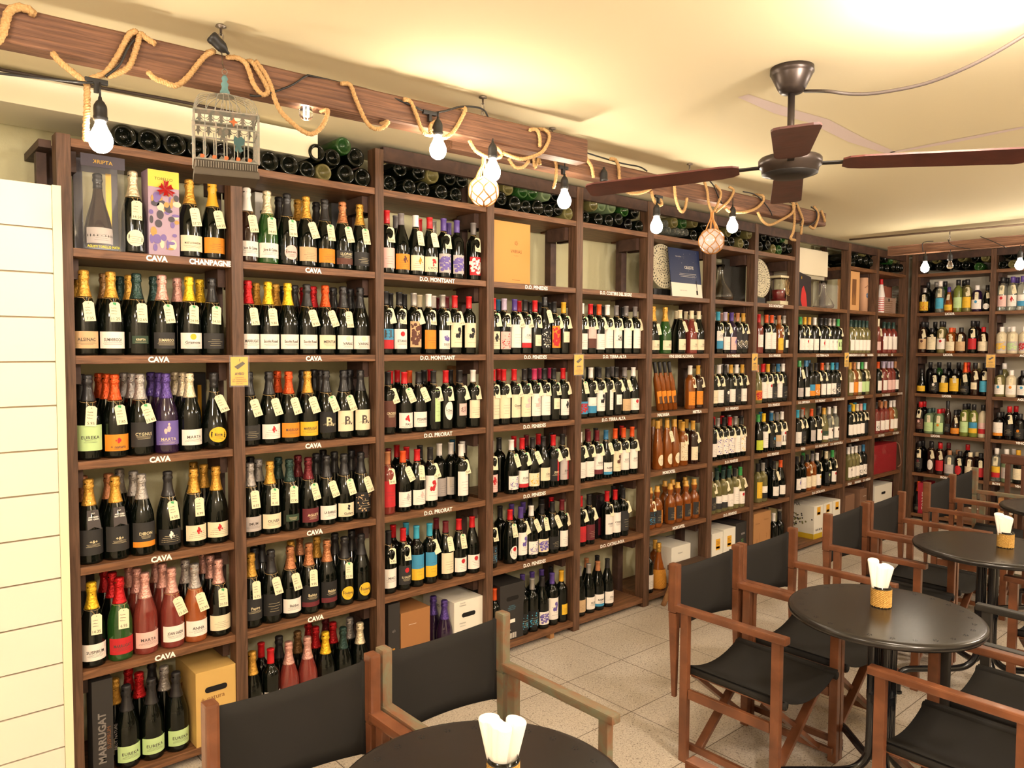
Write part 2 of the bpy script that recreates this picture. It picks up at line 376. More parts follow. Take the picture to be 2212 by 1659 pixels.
# small wooden block under the fourth bay
tag(link('support_block', boxmesh('support_block', 0, .03, 0, .04, 0, .0295, .002), CARD, loc=(2.98, .005, 0)), 'small pale wooden block wedged under the fourth bay near the floor', 'block')

ZB2 = [2.41, 2.031, 1.641, 1.246, .855, .463, .06]
YP = [(-.085, -.028), (-.756, -.711), (-1.40, -1.355), (-2.05, -2.005)]
YB = [(YP[i+1][1], YP[i][0]) for i in range(3)]
SIGN2 = {(0, 1): [('LICOR', 2052)], (0, 2): [('LICOR', 2048)], (0, 3): [('LICOR', 2045)], (0, 4): [('LICOR', 2021)], (0, 5): [('RON', 2039)], (1, 2): [('AGUARDIENTE', 2230)], (1, 3): [('AGUARDIENTE', 2225)], (1, 4): [('VINOS', 2206)], (1, 5): [('RON', 2152), ('VINOS', 2204)]}
sh2 = thing('wall_shelving', 'dark brown wooden shelving on the short far wall, full of liqueurs', 'shelving', (XB, YP[0][1], 0))
for (a, b) in YP:
    part('upright', boxmesh('upright', XB-.004, XB+.065, a, b, 0, 2.60, .003), WOOD_V, sh2)
    part('rear_upright', boxmesh('rear_upright', XB+.215, XB+.265, a+.003, b-.003, 0, 2.59, .002), WOOD_R, sh2)
for bi, (a, b) in enumerate(YB):
    for zi, z in enumerate(ZB2):
        o = part('shelf_board', boxmesh('shelf_board', XB, XB+.355, a+.0005, b-.0005, z-TH, z, .0025), WOOD_H2, sh2)
        for (s, u) in SIGN2.get((bi, zi), []):
            bm = bm_new(); y = solve_y(u, XB, z-.015)
            add_text(bm, s, .0205, -y, z-.015, bold=.045, fn=lambda X, Z: (XB-.0012, -X, Z)); link('shelf_lettering', finish(bm, 'lettering'), SIGNW, o)
        if zi < 6:
            for yy in (a+.0005, b-.03): part('bearer', boxmesh('bearer', XB+.066, XB+.214, yy, yy+.0295, z-TH-.075, z-TH-.001), WOOD_R, sh2)
    part('top_rail', boxmesh('top_rail', XB, XB+.03, a+.0005, b-.0005, 2.535, 2.60, .003), WOOD_R, sh2)
# ------------------------------------------------------------------ bottles
PROF = {  # radius, height in millimetres
 'c': [(0, 6), (20, 3), (40, 0), (43.5, 4), (44, 10), (44, 128), (42.5, 150), (38, 172), (31, 195), (24, 218), (18.5, 240), (15.5, 262), (14.5, 285), (16.5, 288), (16.5, 294), (14.5, 298), (14.5, 307), (0, 308)],
 'x': [(0, 6), (40, 0), (47, 5), (51, 30), (52, 60), (49, 100), (41, 140), (30, 180), (21, 215), (16.5, 250), (15, 285), (15, 307), (0, 308)],
 'b': [(0, 6), (34, 0), (37, 4), (37.5, 10), (37.5, 188), (35.5, 201), (29, 213), (20, 222), (15.5, 232), (14.2, 245), (13.8, 292), (15, 293), (15, 300), (0, 300)],
 'g': [(0, 6), (37, 0), (40.5, 4), (41, 10), (41, 138), (39, 158), (33, 182), (25, 206), (18, 228), (15, 246), (14, 262), (13.8, 288), (15, 289), (15, 296), (0, 296)],
 'f': [(0, 6), (33, 0), (36.5, 4), (37, 10), (37, 140), (34.5, 170), (28.5, 205), (21.5, 245), (16, 280), (14, 300), (14, 322), (0, 323)],
 'm': [(0, 4), (32, 0), (37, 5), (38, 20), (38, 135), (36, 158), (27, 176), (17, 190), (14, 200), (20, 216), (22, 230), (19, 243), (14, 252), (13.5, 272), (0, 273)],
 'q': [(0, 4), (38, 0), (43, 5), (44, 12), (44, 142), (42, 155), (33, 168), (18, 178), (15.5, 186), (15, 215), (0, 216)],
 't': [(0, 4), (34, 0), (38, 5), (38.5, 12), (38.5, 178), (36, 196), (26, 210), (17, 220), (15, 230), (15, 270), (0, 271)],
 'l': [(0, 4), (26, 0), (30, 4), (30, 190), (27, 215), (17, 240), (14, 262), (13.5, 325), (0, 326)],
 'j': [(0, 4), (34, 0), (38, 6), (39, 20), (39, 70), (34, 100), (24, 135), (16, 165), (14, 190), (14, 215), (0, 216)]}
CAPZ = {'c': 214, 'x': 250, 'b': 238, 'g': 240, 'f': 272, 'm': 236, 'q': 180, 't': 226, 'l': 255, 'j': 175}
CAPH = {k: v[-1][1]/1000+.001 for k, v in PROF.items()}
RAD = {k: max(r for r, z in v)/1000 for k, v in PROF.items()}
LZ = {'c': (26, 88), 'x': (30, 92), 'b': (28, 122), 'g': (26, 100), 'f': (26, 100), 'm': (30, 118), 'q': (22, 100), 't': (35, 125), 'l': (30, 110), 'j': (18, 66)}
KINDN = {'c': 'sparkling wine bottle', 'x': 'bulbous sparkling wine bottle', 'b': 'wine bottle', 'g': 'sloping wine bottle', 'f': 'slender wine bottle', 'm': 'bulb-necked bottle', 'q': 'squat liqueur bottle', 't': 'tall liqueur bottle', 'l': 'slim bottle', 'j': 'small liqueur bottle'}
NAMEN = {'c': 'sparkling_wine_bottle', 'x': 'sparkling_wine_bottle', 'b': 'wine_bottle', 'g': 'wine_bottle', 'f': 'wine_bottle', 'm': 'liqueur_bottle', 'q': 'liqueur_bottle', 't': 'liqueur_bottle', 'l': 'slim_bottle', 'j': 'liqueur_bottle'}
def radius_at(t, z):
    P = PROF[t]
    for (r0, z0), (r1, z1) in zip(P, P[1:]):
        if z0 <= z <= z1 and z1 > z0: return r0+(r1-r0)*(z-z0)/(z1-z0)
    return P[-2][0]
MESHC = {}
def bottle_mesh(t, seg=24):
    if ('b', t, seg) not in MESHC:
        bm = bm_new(); lathe(bm, [(r/1000, z/1000) for r, z in PROF[t]], seg); MESHC[('b', t, seg)] = finish(bm, 'bottle_'+KINDN[t].split()[0], True)
    return MESHC[('b', t, seg)]
def cap_mesh(t):
    if ('c', t) not in MESHC:
        z0 = CAPZ[t]; top = PROF[t][-1][1]; P = [(radius_at(t, z0)+.2, z0), (radius_at(t, z0)+.9, z0+.3)]
        zz = sorted({z for r, z in PROF[t] if z > z0+2 and z < top-1} | {z0+14})
        for z in zz: P.append((radius_at(t, z)+.9, z))
        if t in 'cx': P = [p for p in P if p[1] < 268]+[(15.6, 268), (16.4, 276), (18.6, 283), (17.6, 290), (16.6, 294), (17.8, 300), (17.4, 307), (14, 311), (0, 311.5)]
        elif t in 'qtj': P = [(radius_at(t, z0)+1.5, z0), (19, z0+.5), (19, top+1), (17.5, top+3), (0, top+3)] if t != 'j' else [(15.5, z0), (16.2, z0+1), (15.5, top+1), (0, top+1.5)]
        else: P += [(16., top-1), (15.2, top+.8), (0, top+1)]
        bm = bm_new(); lathe(bm, [(r/1000, z/1000) for r, z in P], 20)
        if t in 'cx':
            rnd = random.Random(3)
            for v in bm.verts:
                if v.co.z > .268 and (v.co.x or v.co.y):
                    k = 1+rnd.uniform(-.06, .06); v.co.x *= k; v.co.y *= k
        MESHC[('c', t)] = finish(bm, 'capsule', True)
    return MESHC[('c', t)]
def wrap_t(t, off):
    """surface wrap following the bottle's own outline"""
    def f(x, z):
        r = radius_at(t, z*1000)/1000+off; a = x/r; return (r*math.sin(a), -r*math.cos(a), z)
    return f
def patch(bm, t, x0, x1, z0, z1, off, shape='rect', nx=10, nz=3, mi=0):
    fn = wrap_t(t, off)
    if shape == 'oval':
        cx, cz, a, b = (x0+x1)/2, (z0+z1)/2, (x1-x0)/2, (z1-z0)/2; c = bm.verts.new(fn(cx, cz)); n = 20
        prev = None; rings = []
        for k in (.5, 1.):
            rings.append([bm.verts.new(fn(cx+a*k*math.cos(2*PI*i/n), cz+b*k*math.sin(2*PI*i/n))) for i in range(n)])
        for i in range(n):
            j = (i+1) % n; bm.faces.new([c, rings[0][i], rings[0][j]]).material_index = mi; bm.faces.new([rings[0][i], rings[1][i], rings[1][j], rings[0][j]]).material_index = mi
        return
    g = [[bm.verts.new(fn(x0+(x1-x0)*i/nx, z0+(z1-z0)*k/nz)) for i in range(nx+1)] for k in range(nz+1)]
    for k in range(nz):
        for i in range(nx): bm.faces.new([g[k][i], g[k][i+1], g[k+1][i+1], g[k+1][i]]).material_index = mi
def label_dims(t, shp):
    z0, z1 = LZ[t]; R = RAD[t]; hw = R*1.15
    if 'h' in shp: z0, z1 = z0+8, z1+40
    if 's' in shp: hw *= .62; z0 += 18; z1 -= 14
    if 'l' in shp: hw *= .42; z1 += 40; z0 += 10
    if 'r' in shp: hw *= .62
    if 'v' in shp: z0 += 22; z1 += 22
    return z0/1000, z1/1000, hw
def label_mesh(t, shp):
    k = ('l', t, shp)
    if k not in MESHC:
        z0, z1, hw = label_dims(t, shp); bm = bm_new(); patch(bm, t, -hw, hw, z0, z1, .0005, 'oval' if 'r' in shp else 'rect'); MESHC[k] = finish(bm, 'label', True)
    return MESHC[k]
def print_mesh(t, shp, deco, text, dark):
    """what is printed on a label: words, small lines of type and a motif"""
    k = ('p', t, shp, deco, text)
    if k in MESHC: return MESHC[k]
    z0, z1, hw = label_dims(t, shp); bm = bm_new(); H = z1-z0; w = hw*1.25; fn = wrap_t(t, .0009); rnd = random.Random(hash_s(text+deco+shp))
    tz = z0+H*(.40 if deco else .52)
    if 'B' in deco: patch(bm, t, -hw, hw, z0, z0+H*.22, .0008, mi=1); tz = z0+H*.55
    if 'U' in deco: patch(bm, t, -hw, hw, z0, z0+H*.45, .0008, mi=1); tz = z0+H*.75
    if 'I' in deco: patch(bm, t, hw*.1, hw*.45, z0, z1, .0008, mi=1, nx=3)
    if 'D' in deco:
        for i in range(34):
            cx, cz = rnd.uniform(-.9, .9)*hw, z0+H*rnd.uniform(.06, .94 if not text else .5); q = rnd.uniform(.0012, .0042)
            patch(bm, t, cx-q, cx+q, cz-q, cz+q, .0008+.00001*i, 'oval', mi=1)
    if 'C' in deco:
        cz = z0+H*.76; q = min(H*.2, .012); patch(bm, t, -q, q, cz-q, cz+q, .0008, 'oval', mi=1)
    if 'F' in deco:   # a standing motif built of a few leaves
        cz = z0+H*.62
        for i in range(9):
            a = rnd.uniform(0, 2*PI); q = H*rnd.uniform(.05, .11); dx, dz = math.cos(a)*H*.17*rnd.random(), math.sin(a)*H*.24*rnd.random()
            patch(bm, t, dx-q*.7, dx+q*.7, cz+dz-q, cz+dz+q, .0008+.00002*i, 'oval', mi=1)
        tz = z0+H*.24
    if 'A' in deco:   # all-over picture
        for i in range(46):
            q = H*rnd.uniform(.03, .13); cx, cz = rnd.uniform(-.88, .88)*hw, z0+H*rnd.uniform(.12, .88); patch(bm, t, cx-q*.8, cx+q*.8, cz-q*.7, cz+q*.7, .0008+.00001*i, rnd.choice(('rect', 'oval')), nx=3, nz=1, mi=1)
    if text:
        sp = 1.15 if text in ('EUREKA', 'MARTA', 'SAFIA', 'CYGNUS') else 1.
        add_text(bm, text.replace('_', ' '), min(H*.26, .0115) if len(text) > 2 else H*.42, .0, tz, maxw=w, bold=.02, fn=fn, spacing=sp)
    n = 3 if text else 4
    for i in range(n):   # fine print
        ww = hw*rnd.uniform(.3, .75); zz = (tz-.010-i*.0042) if text else z0+H*(.2+.12*i)
        if z0+.003 < zz < z1-.004: patch(bm, t, -ww, ww, zz, zz+.0009, .0008, nx=6, nz=1)
    MESHC[k] = finish(bm, 'label_print'); return MESHC[k]
def hash_s(s):
    h = 7
    for c in s: h = (h*31+ord(c)) % 100003
    return h
# price tags on string
def tag_mesh():
    bm = bm_new(); w, h, c = .0180, .074, .007
    o = [(-w, -h), (w, -h), (w, -c), (w-c, 0), (-w+c, 0), (-w, -c)]
    a = [bm.verts.new((x, -.0004, z)) for x, z in o]; b = [bm.verts.new((x, .0004, z)) for x, z in o]
    bm.faces.new(a); bm.faces.new(b[::-1])
    for i in range(6): j = (i+1) % 6; bm.faces.new([a[j], a[i], b[i], b[j]])
    return finish(bm, 'price_tag')
TAGM = tag_mesh()
def writing_mesh(price, k):
    key = ('w', price, k)
    if key not in MESHC:
        bm = bm_new(); rnd = random.Random(k*11+3)
        bm_c = [bm.verts.new((.0016*math.cos(2*PI*i/8), -.0007, -.0075+.0016*math.sin(2*PI*i/8))) for i in range(8)]; bm.faces.new(bm_c)
        for r in range(3):
            z = -.024-r*.0105; x = -.013; up = True; L = rnd.uniform(.014, .024); x_end = x+L; pts = [(x, z)]
            while x < x_end: x += rnd.uniform(.0010, .0019); pts.append((x, z+(rnd.uniform(.0012, .0038) if up else rnd.uniform(-.0006, .0004)))); up = not up
            for (xa, za), (xb, zb) in zip(pts, pts[1:]):
                d = Vector((xb-xa, zb-za)).normalized(); nx, nz = -d.y*.00042, d.x*.00042
                bm.faces.new([bm.verts.new((xa-nx, -.0007, za-nz)), bm.verts.new((xb-nx, -.0007, zb-nz)), bm.verts.new((xb+nx, -.0007, zb+nz)), bm.verts.new((xa+nx, -.0007, za+nz))])
        if price: add_text(bm, price, .0105, 0, -.063, maxw=.031, fn=lambda X, Z: (X, -.0008, Z), bold=.0)
        MESHC[key] = finish(bm, 'handwriting')
    return MESHC[key]
def sticker_mesh():
    bm = bm_new(); q = .0062; bm.faces.new([bm.verts.new((x, -.0009, z)) for x, z in ((-q, -.004-q*.6), (q*.7, -.005-q*.8-.003), (q, -.004+q*.3), (-q*.7, -.004+q*.6))]); return finish(bm, 'sticker')
STK = sticker_mesh()
def string_mesh(t):
    if ('s', t) not in MESHC:
        zn = {'c': .213, 'x': .235, 'b': .236, 'g': .235, 'f': .265, 'm': .200, 'q': .178, 't': .222, 'l': .25, 'j': .17}[t]
        r = radius_at(t, zn*1000)/1000+.0012; bm = bm_new()
        tube(bm, [(r*math.cos(a), r*math.sin(a), zn+.004*math.sin(a)) for a in [2*PI*i/14 for i in range(14)]], .0007, 4, closed=True)
        tp = zn-.016; yt = -(radius_at(t, tp*1000)/1000)-.004
        for sx in (-.35, .45): tube(bm, [(r*sx, -r*.93, zn-.002), (.007, yt-.001, tp-.007)], .0007, 4)
        MESHC[('s', t)] = (finish(bm, 'string'), zn, r)
    return MESHC[('s', t)]
def hang_tag(o, t, spec, rnd, scale=1.):
    if spec == 'A':   # printed neck ribbon
        if 'ribbon' not in MESHC:
            bm = bm_new(); P = [(-.019, 0), (.019, 0), (.024, -.072), (0, -.062), (-.024, -.072)]; vv = [bm.verts.new((x, 0, z)) for x, z in P]; bm.faces.new(vv[::-1]); MESHC['ribbon'] = finish(bm, 'ribbon')
            bm = bm_new(); f = lambda X, Z: (X, -.0006, Z)
            add_text(bm, '+&+', .006, 0, -.012, fn=f); add_text(bm, 'AWARDED', .0052, 0, -.026, maxw=.034, fn=f, bold=.03); add_text(bm, 'BEST CAVA', .0052, 0, -.034, maxw=.036, fn=f, bold=.03); MESHC['ribbon_print'] = finish(bm, 'ribbon_print')
        r1 = link('neck_ribbon', MESHC['ribbon'], mat('ribbon_brown', '#3a302d', .5), o, loc=(.002, -.030, .198), rot=(-.27, 0, 0)); link('ribbon_print', MESHC['ribbon_print'], SIGNW, r1); return
    st, zn, r = string_mesh(t); link('string', st, TWINE, o)
    g = 'g' in spec; price = spec.replace('g', '').replace('t', '')
    s = {'q': .85, 'j': .7, 'm': .9}.get(t, 1.)
    top = zn-.016; bot = top-.074*s
    ya = -(radius_at(t, top*1000)/1000)-.004; yb = -max(radius_at(t, max(bot, .005)*1000)/1000, RAD[t]*.93)-.0035
    yb = min(yb, -RAD[t]-.0025) if bot < .15 else yb
    lean = math.atan2(ya-yb, .074*s); dx = .007; sw = rnd.uniform(-.32, .1)
    pt = link('price_tag', TAGM, TAG, o, loc=(dx, ya, top), rot=(-lean, -sw*.8 if False else sw, 0)); pt.scale = (s, 1, s)
    pt['label'] = 'handwritten cream price tag'
    link('handwriting', writing_mesh(price, rnd.randint(0, 5)), INK, pt)
    if g: link('sticker', STK, GREENSTK, pt)
ORD = ['first', 'second', 'third', 'fourth', 'fifth', 'sixth', 'seventh', 'eighth', 'ninth', 'tenth', 'eleventh', 'twelfth', 'thirteenth', 'fourteenth', 'fifteenth']
BAYW = ['leftmost bay', 'second bay', 'third bay', 'fourth bay', 'fifth bay', 'sixth bay', 'seventh bay', 'eighth bay', 'ninth bay', 'tenth bay', 'eleventh bay', 'far wall bay', 'far wall outer']
ROWW = ['top shelf', 'first shelf', 'second shelf', 'third shelf', 'fourth shelf', 'fifth shelf', 'bottom shelf']
DROW = ['front', 'second', 'rear']
DEP = [.062, .152, .242]
def make_bottle(t, g, c, lab, text, tg, label, group, loc, rz, detail, rnd):
    o = link(NAMEN[t], bottle_mesh(t), GL[g], loc=loc, rot=(0, 0, rz)); tag(o, label, 'bottle', group)
    if c != '-': link('capsule', cap_mesh(t), capmat(c, t), o)
    if lab and lab != '-':
        base, _, deco = lab.partition('*'); lc = base[0]; shp = base[1:]; mot = deco[0] if deco else ''; mc = deco[1] if len(deco) > 1 else 'k'
        lo = link('label', label_mesh(t, shp), lmat(lc), o)
        if detail or mot:
            pm = print_mesh(t, shp, mot, text if detail else '', lc)
            if len(pm.polygons):
                if len(pm.materials) == 0: pm.materials.append(INK); pm.materials.append(INK)
                po = link('label_print', pm, None, lo)
                for i, mm in enumerate((mat('print_light', '#d9c9a0', .6) if lc in 'bkGMuP' else (mat('print_dark', '#4a423c', .7)), lmat(mc))):
                    po.material_slots[i].link = 'OBJECT'; po.material_slots[i].material = mm
    if tg: hang_tag(o, t, tg, rnd)
    return o
def fit_row(items, lo, hi):
    """keep the bottles of one row apart and between the uprights"""
    items.sort(key=lambda q: q['x'])
    for q in items: q['x'] = min(max(q['x'], lo+q['r']), hi-q['r'])
    for _ in range(60):
        for a, b in zip(items, items[1:]):
            gap = a['r']+b['r']+.0012-(b['x']-a['x'])
            if gap > 0: a['x'] -= gap/2; b['x'] += gap/2
        for q in items: q['x'] = min(max(q['x'], lo+q['r']+.0005), hi-q['r']-.0005)
    n = 0
    while len(items) > 1 and any(b['x']-a['x'] < a['r']+b['r']-.0005 for a, b in zip(items, items[1:])):
        k = min(range(len(items)-1), key=lambda i: items[i+1]['x']-items[i]['x']-items[i]['r']-items[i+1]['r']); items.pop(k+1 if k+1 < len(items)-1 or k == 0 else k)
        if not n: pass
        n += 1
        for _ in range(60):
            for a, b in zip(items, items[1:]):
                gap = a['r']+b['r']+.0012-(b['x']-a['x'])
                if gap > 0: a['x'] -= gap/2; b['x'] += gap/2
            for q in items: q['x'] = min(max(q['x'], lo+q['r']+.0005), hi-q['r']-.0005)
    if n: print('DROPPED', n)
def fill(bay, row, data, lo=None, hi=None, y0=0.):
    back = bay >= 11
    z = (ZB2 if back else ZS)[row]; rnd = random.Random(bay*10+row)
    if back: a, b = YB[bay-11]; a, b = -b, -a
    else: a, b = BAYS[bay]
    lo = a if lo is None else lo; hi = b if hi is None else hi
    rows = {}
    for tok in data.split():
        f = tok.split(','); u = float(f[0]); d = int(f[1]); t, g, c = f[2]; lab = f[3] if len(f) > 3 else ''; text = f[4] if len(f) > 4 else ''; tg = f[5] if len(f) > 5 else ''
        y = DEP[d]+y0
        x = -solve_y(u, XB+y, z+CAPH[t]) if back else solve_x(u, y, z+CAPH[t])
        rows.setdefault(d, []).append(dict(x=x, y=y, r=RAD[t], t=t, g=g, c=c, lab=lab, text=text, tg=tg))
    for d, items in rows.items():
        fit_row(items, lo, hi)
        for i, q in enumerate(items):
            t = q['t']; lc = q['lab'][0] if q['lab'] and q['lab'] != '-' else None
            what = '%s-capped %s' % (CAPC[q['c']][0], KINDN[t]) if q['c'] != '-' else '%s %s' % (GLN[q['g']], KINDN[t])
            what += ', %s label,' % LABC[lc][0] if lc else ', %s glass,' % GLN[q['g']]
            label = '%s %s in %s row, %s, %s' % (what, ORD[i], DROW[d], ROWW[row], BAYW[bay])
            wd = label.split()
            if len(wd) > 16: label = label.replace('sparkling wine bottle', 'cava').replace('liqueur ', '').replace('slender ', '')
            x, y = q['x'], q['y']
            loc = (XB+y, -x, z) if back else (x, y, z)
            bo = make_bottle(t, q['g'], q['c'], q['lab'], q['text'], q['tg'], label, 'bottles on the %s of the %s' % (ROWW[row], BAYW[bay]), loc,
                        (PI*-.5 if back else 0.)+rnd.uniform(-.12, .12), bay < 9 or back, rnd)
            if back and t in 'qtj': bo.scale = (1, 1, 1.12)
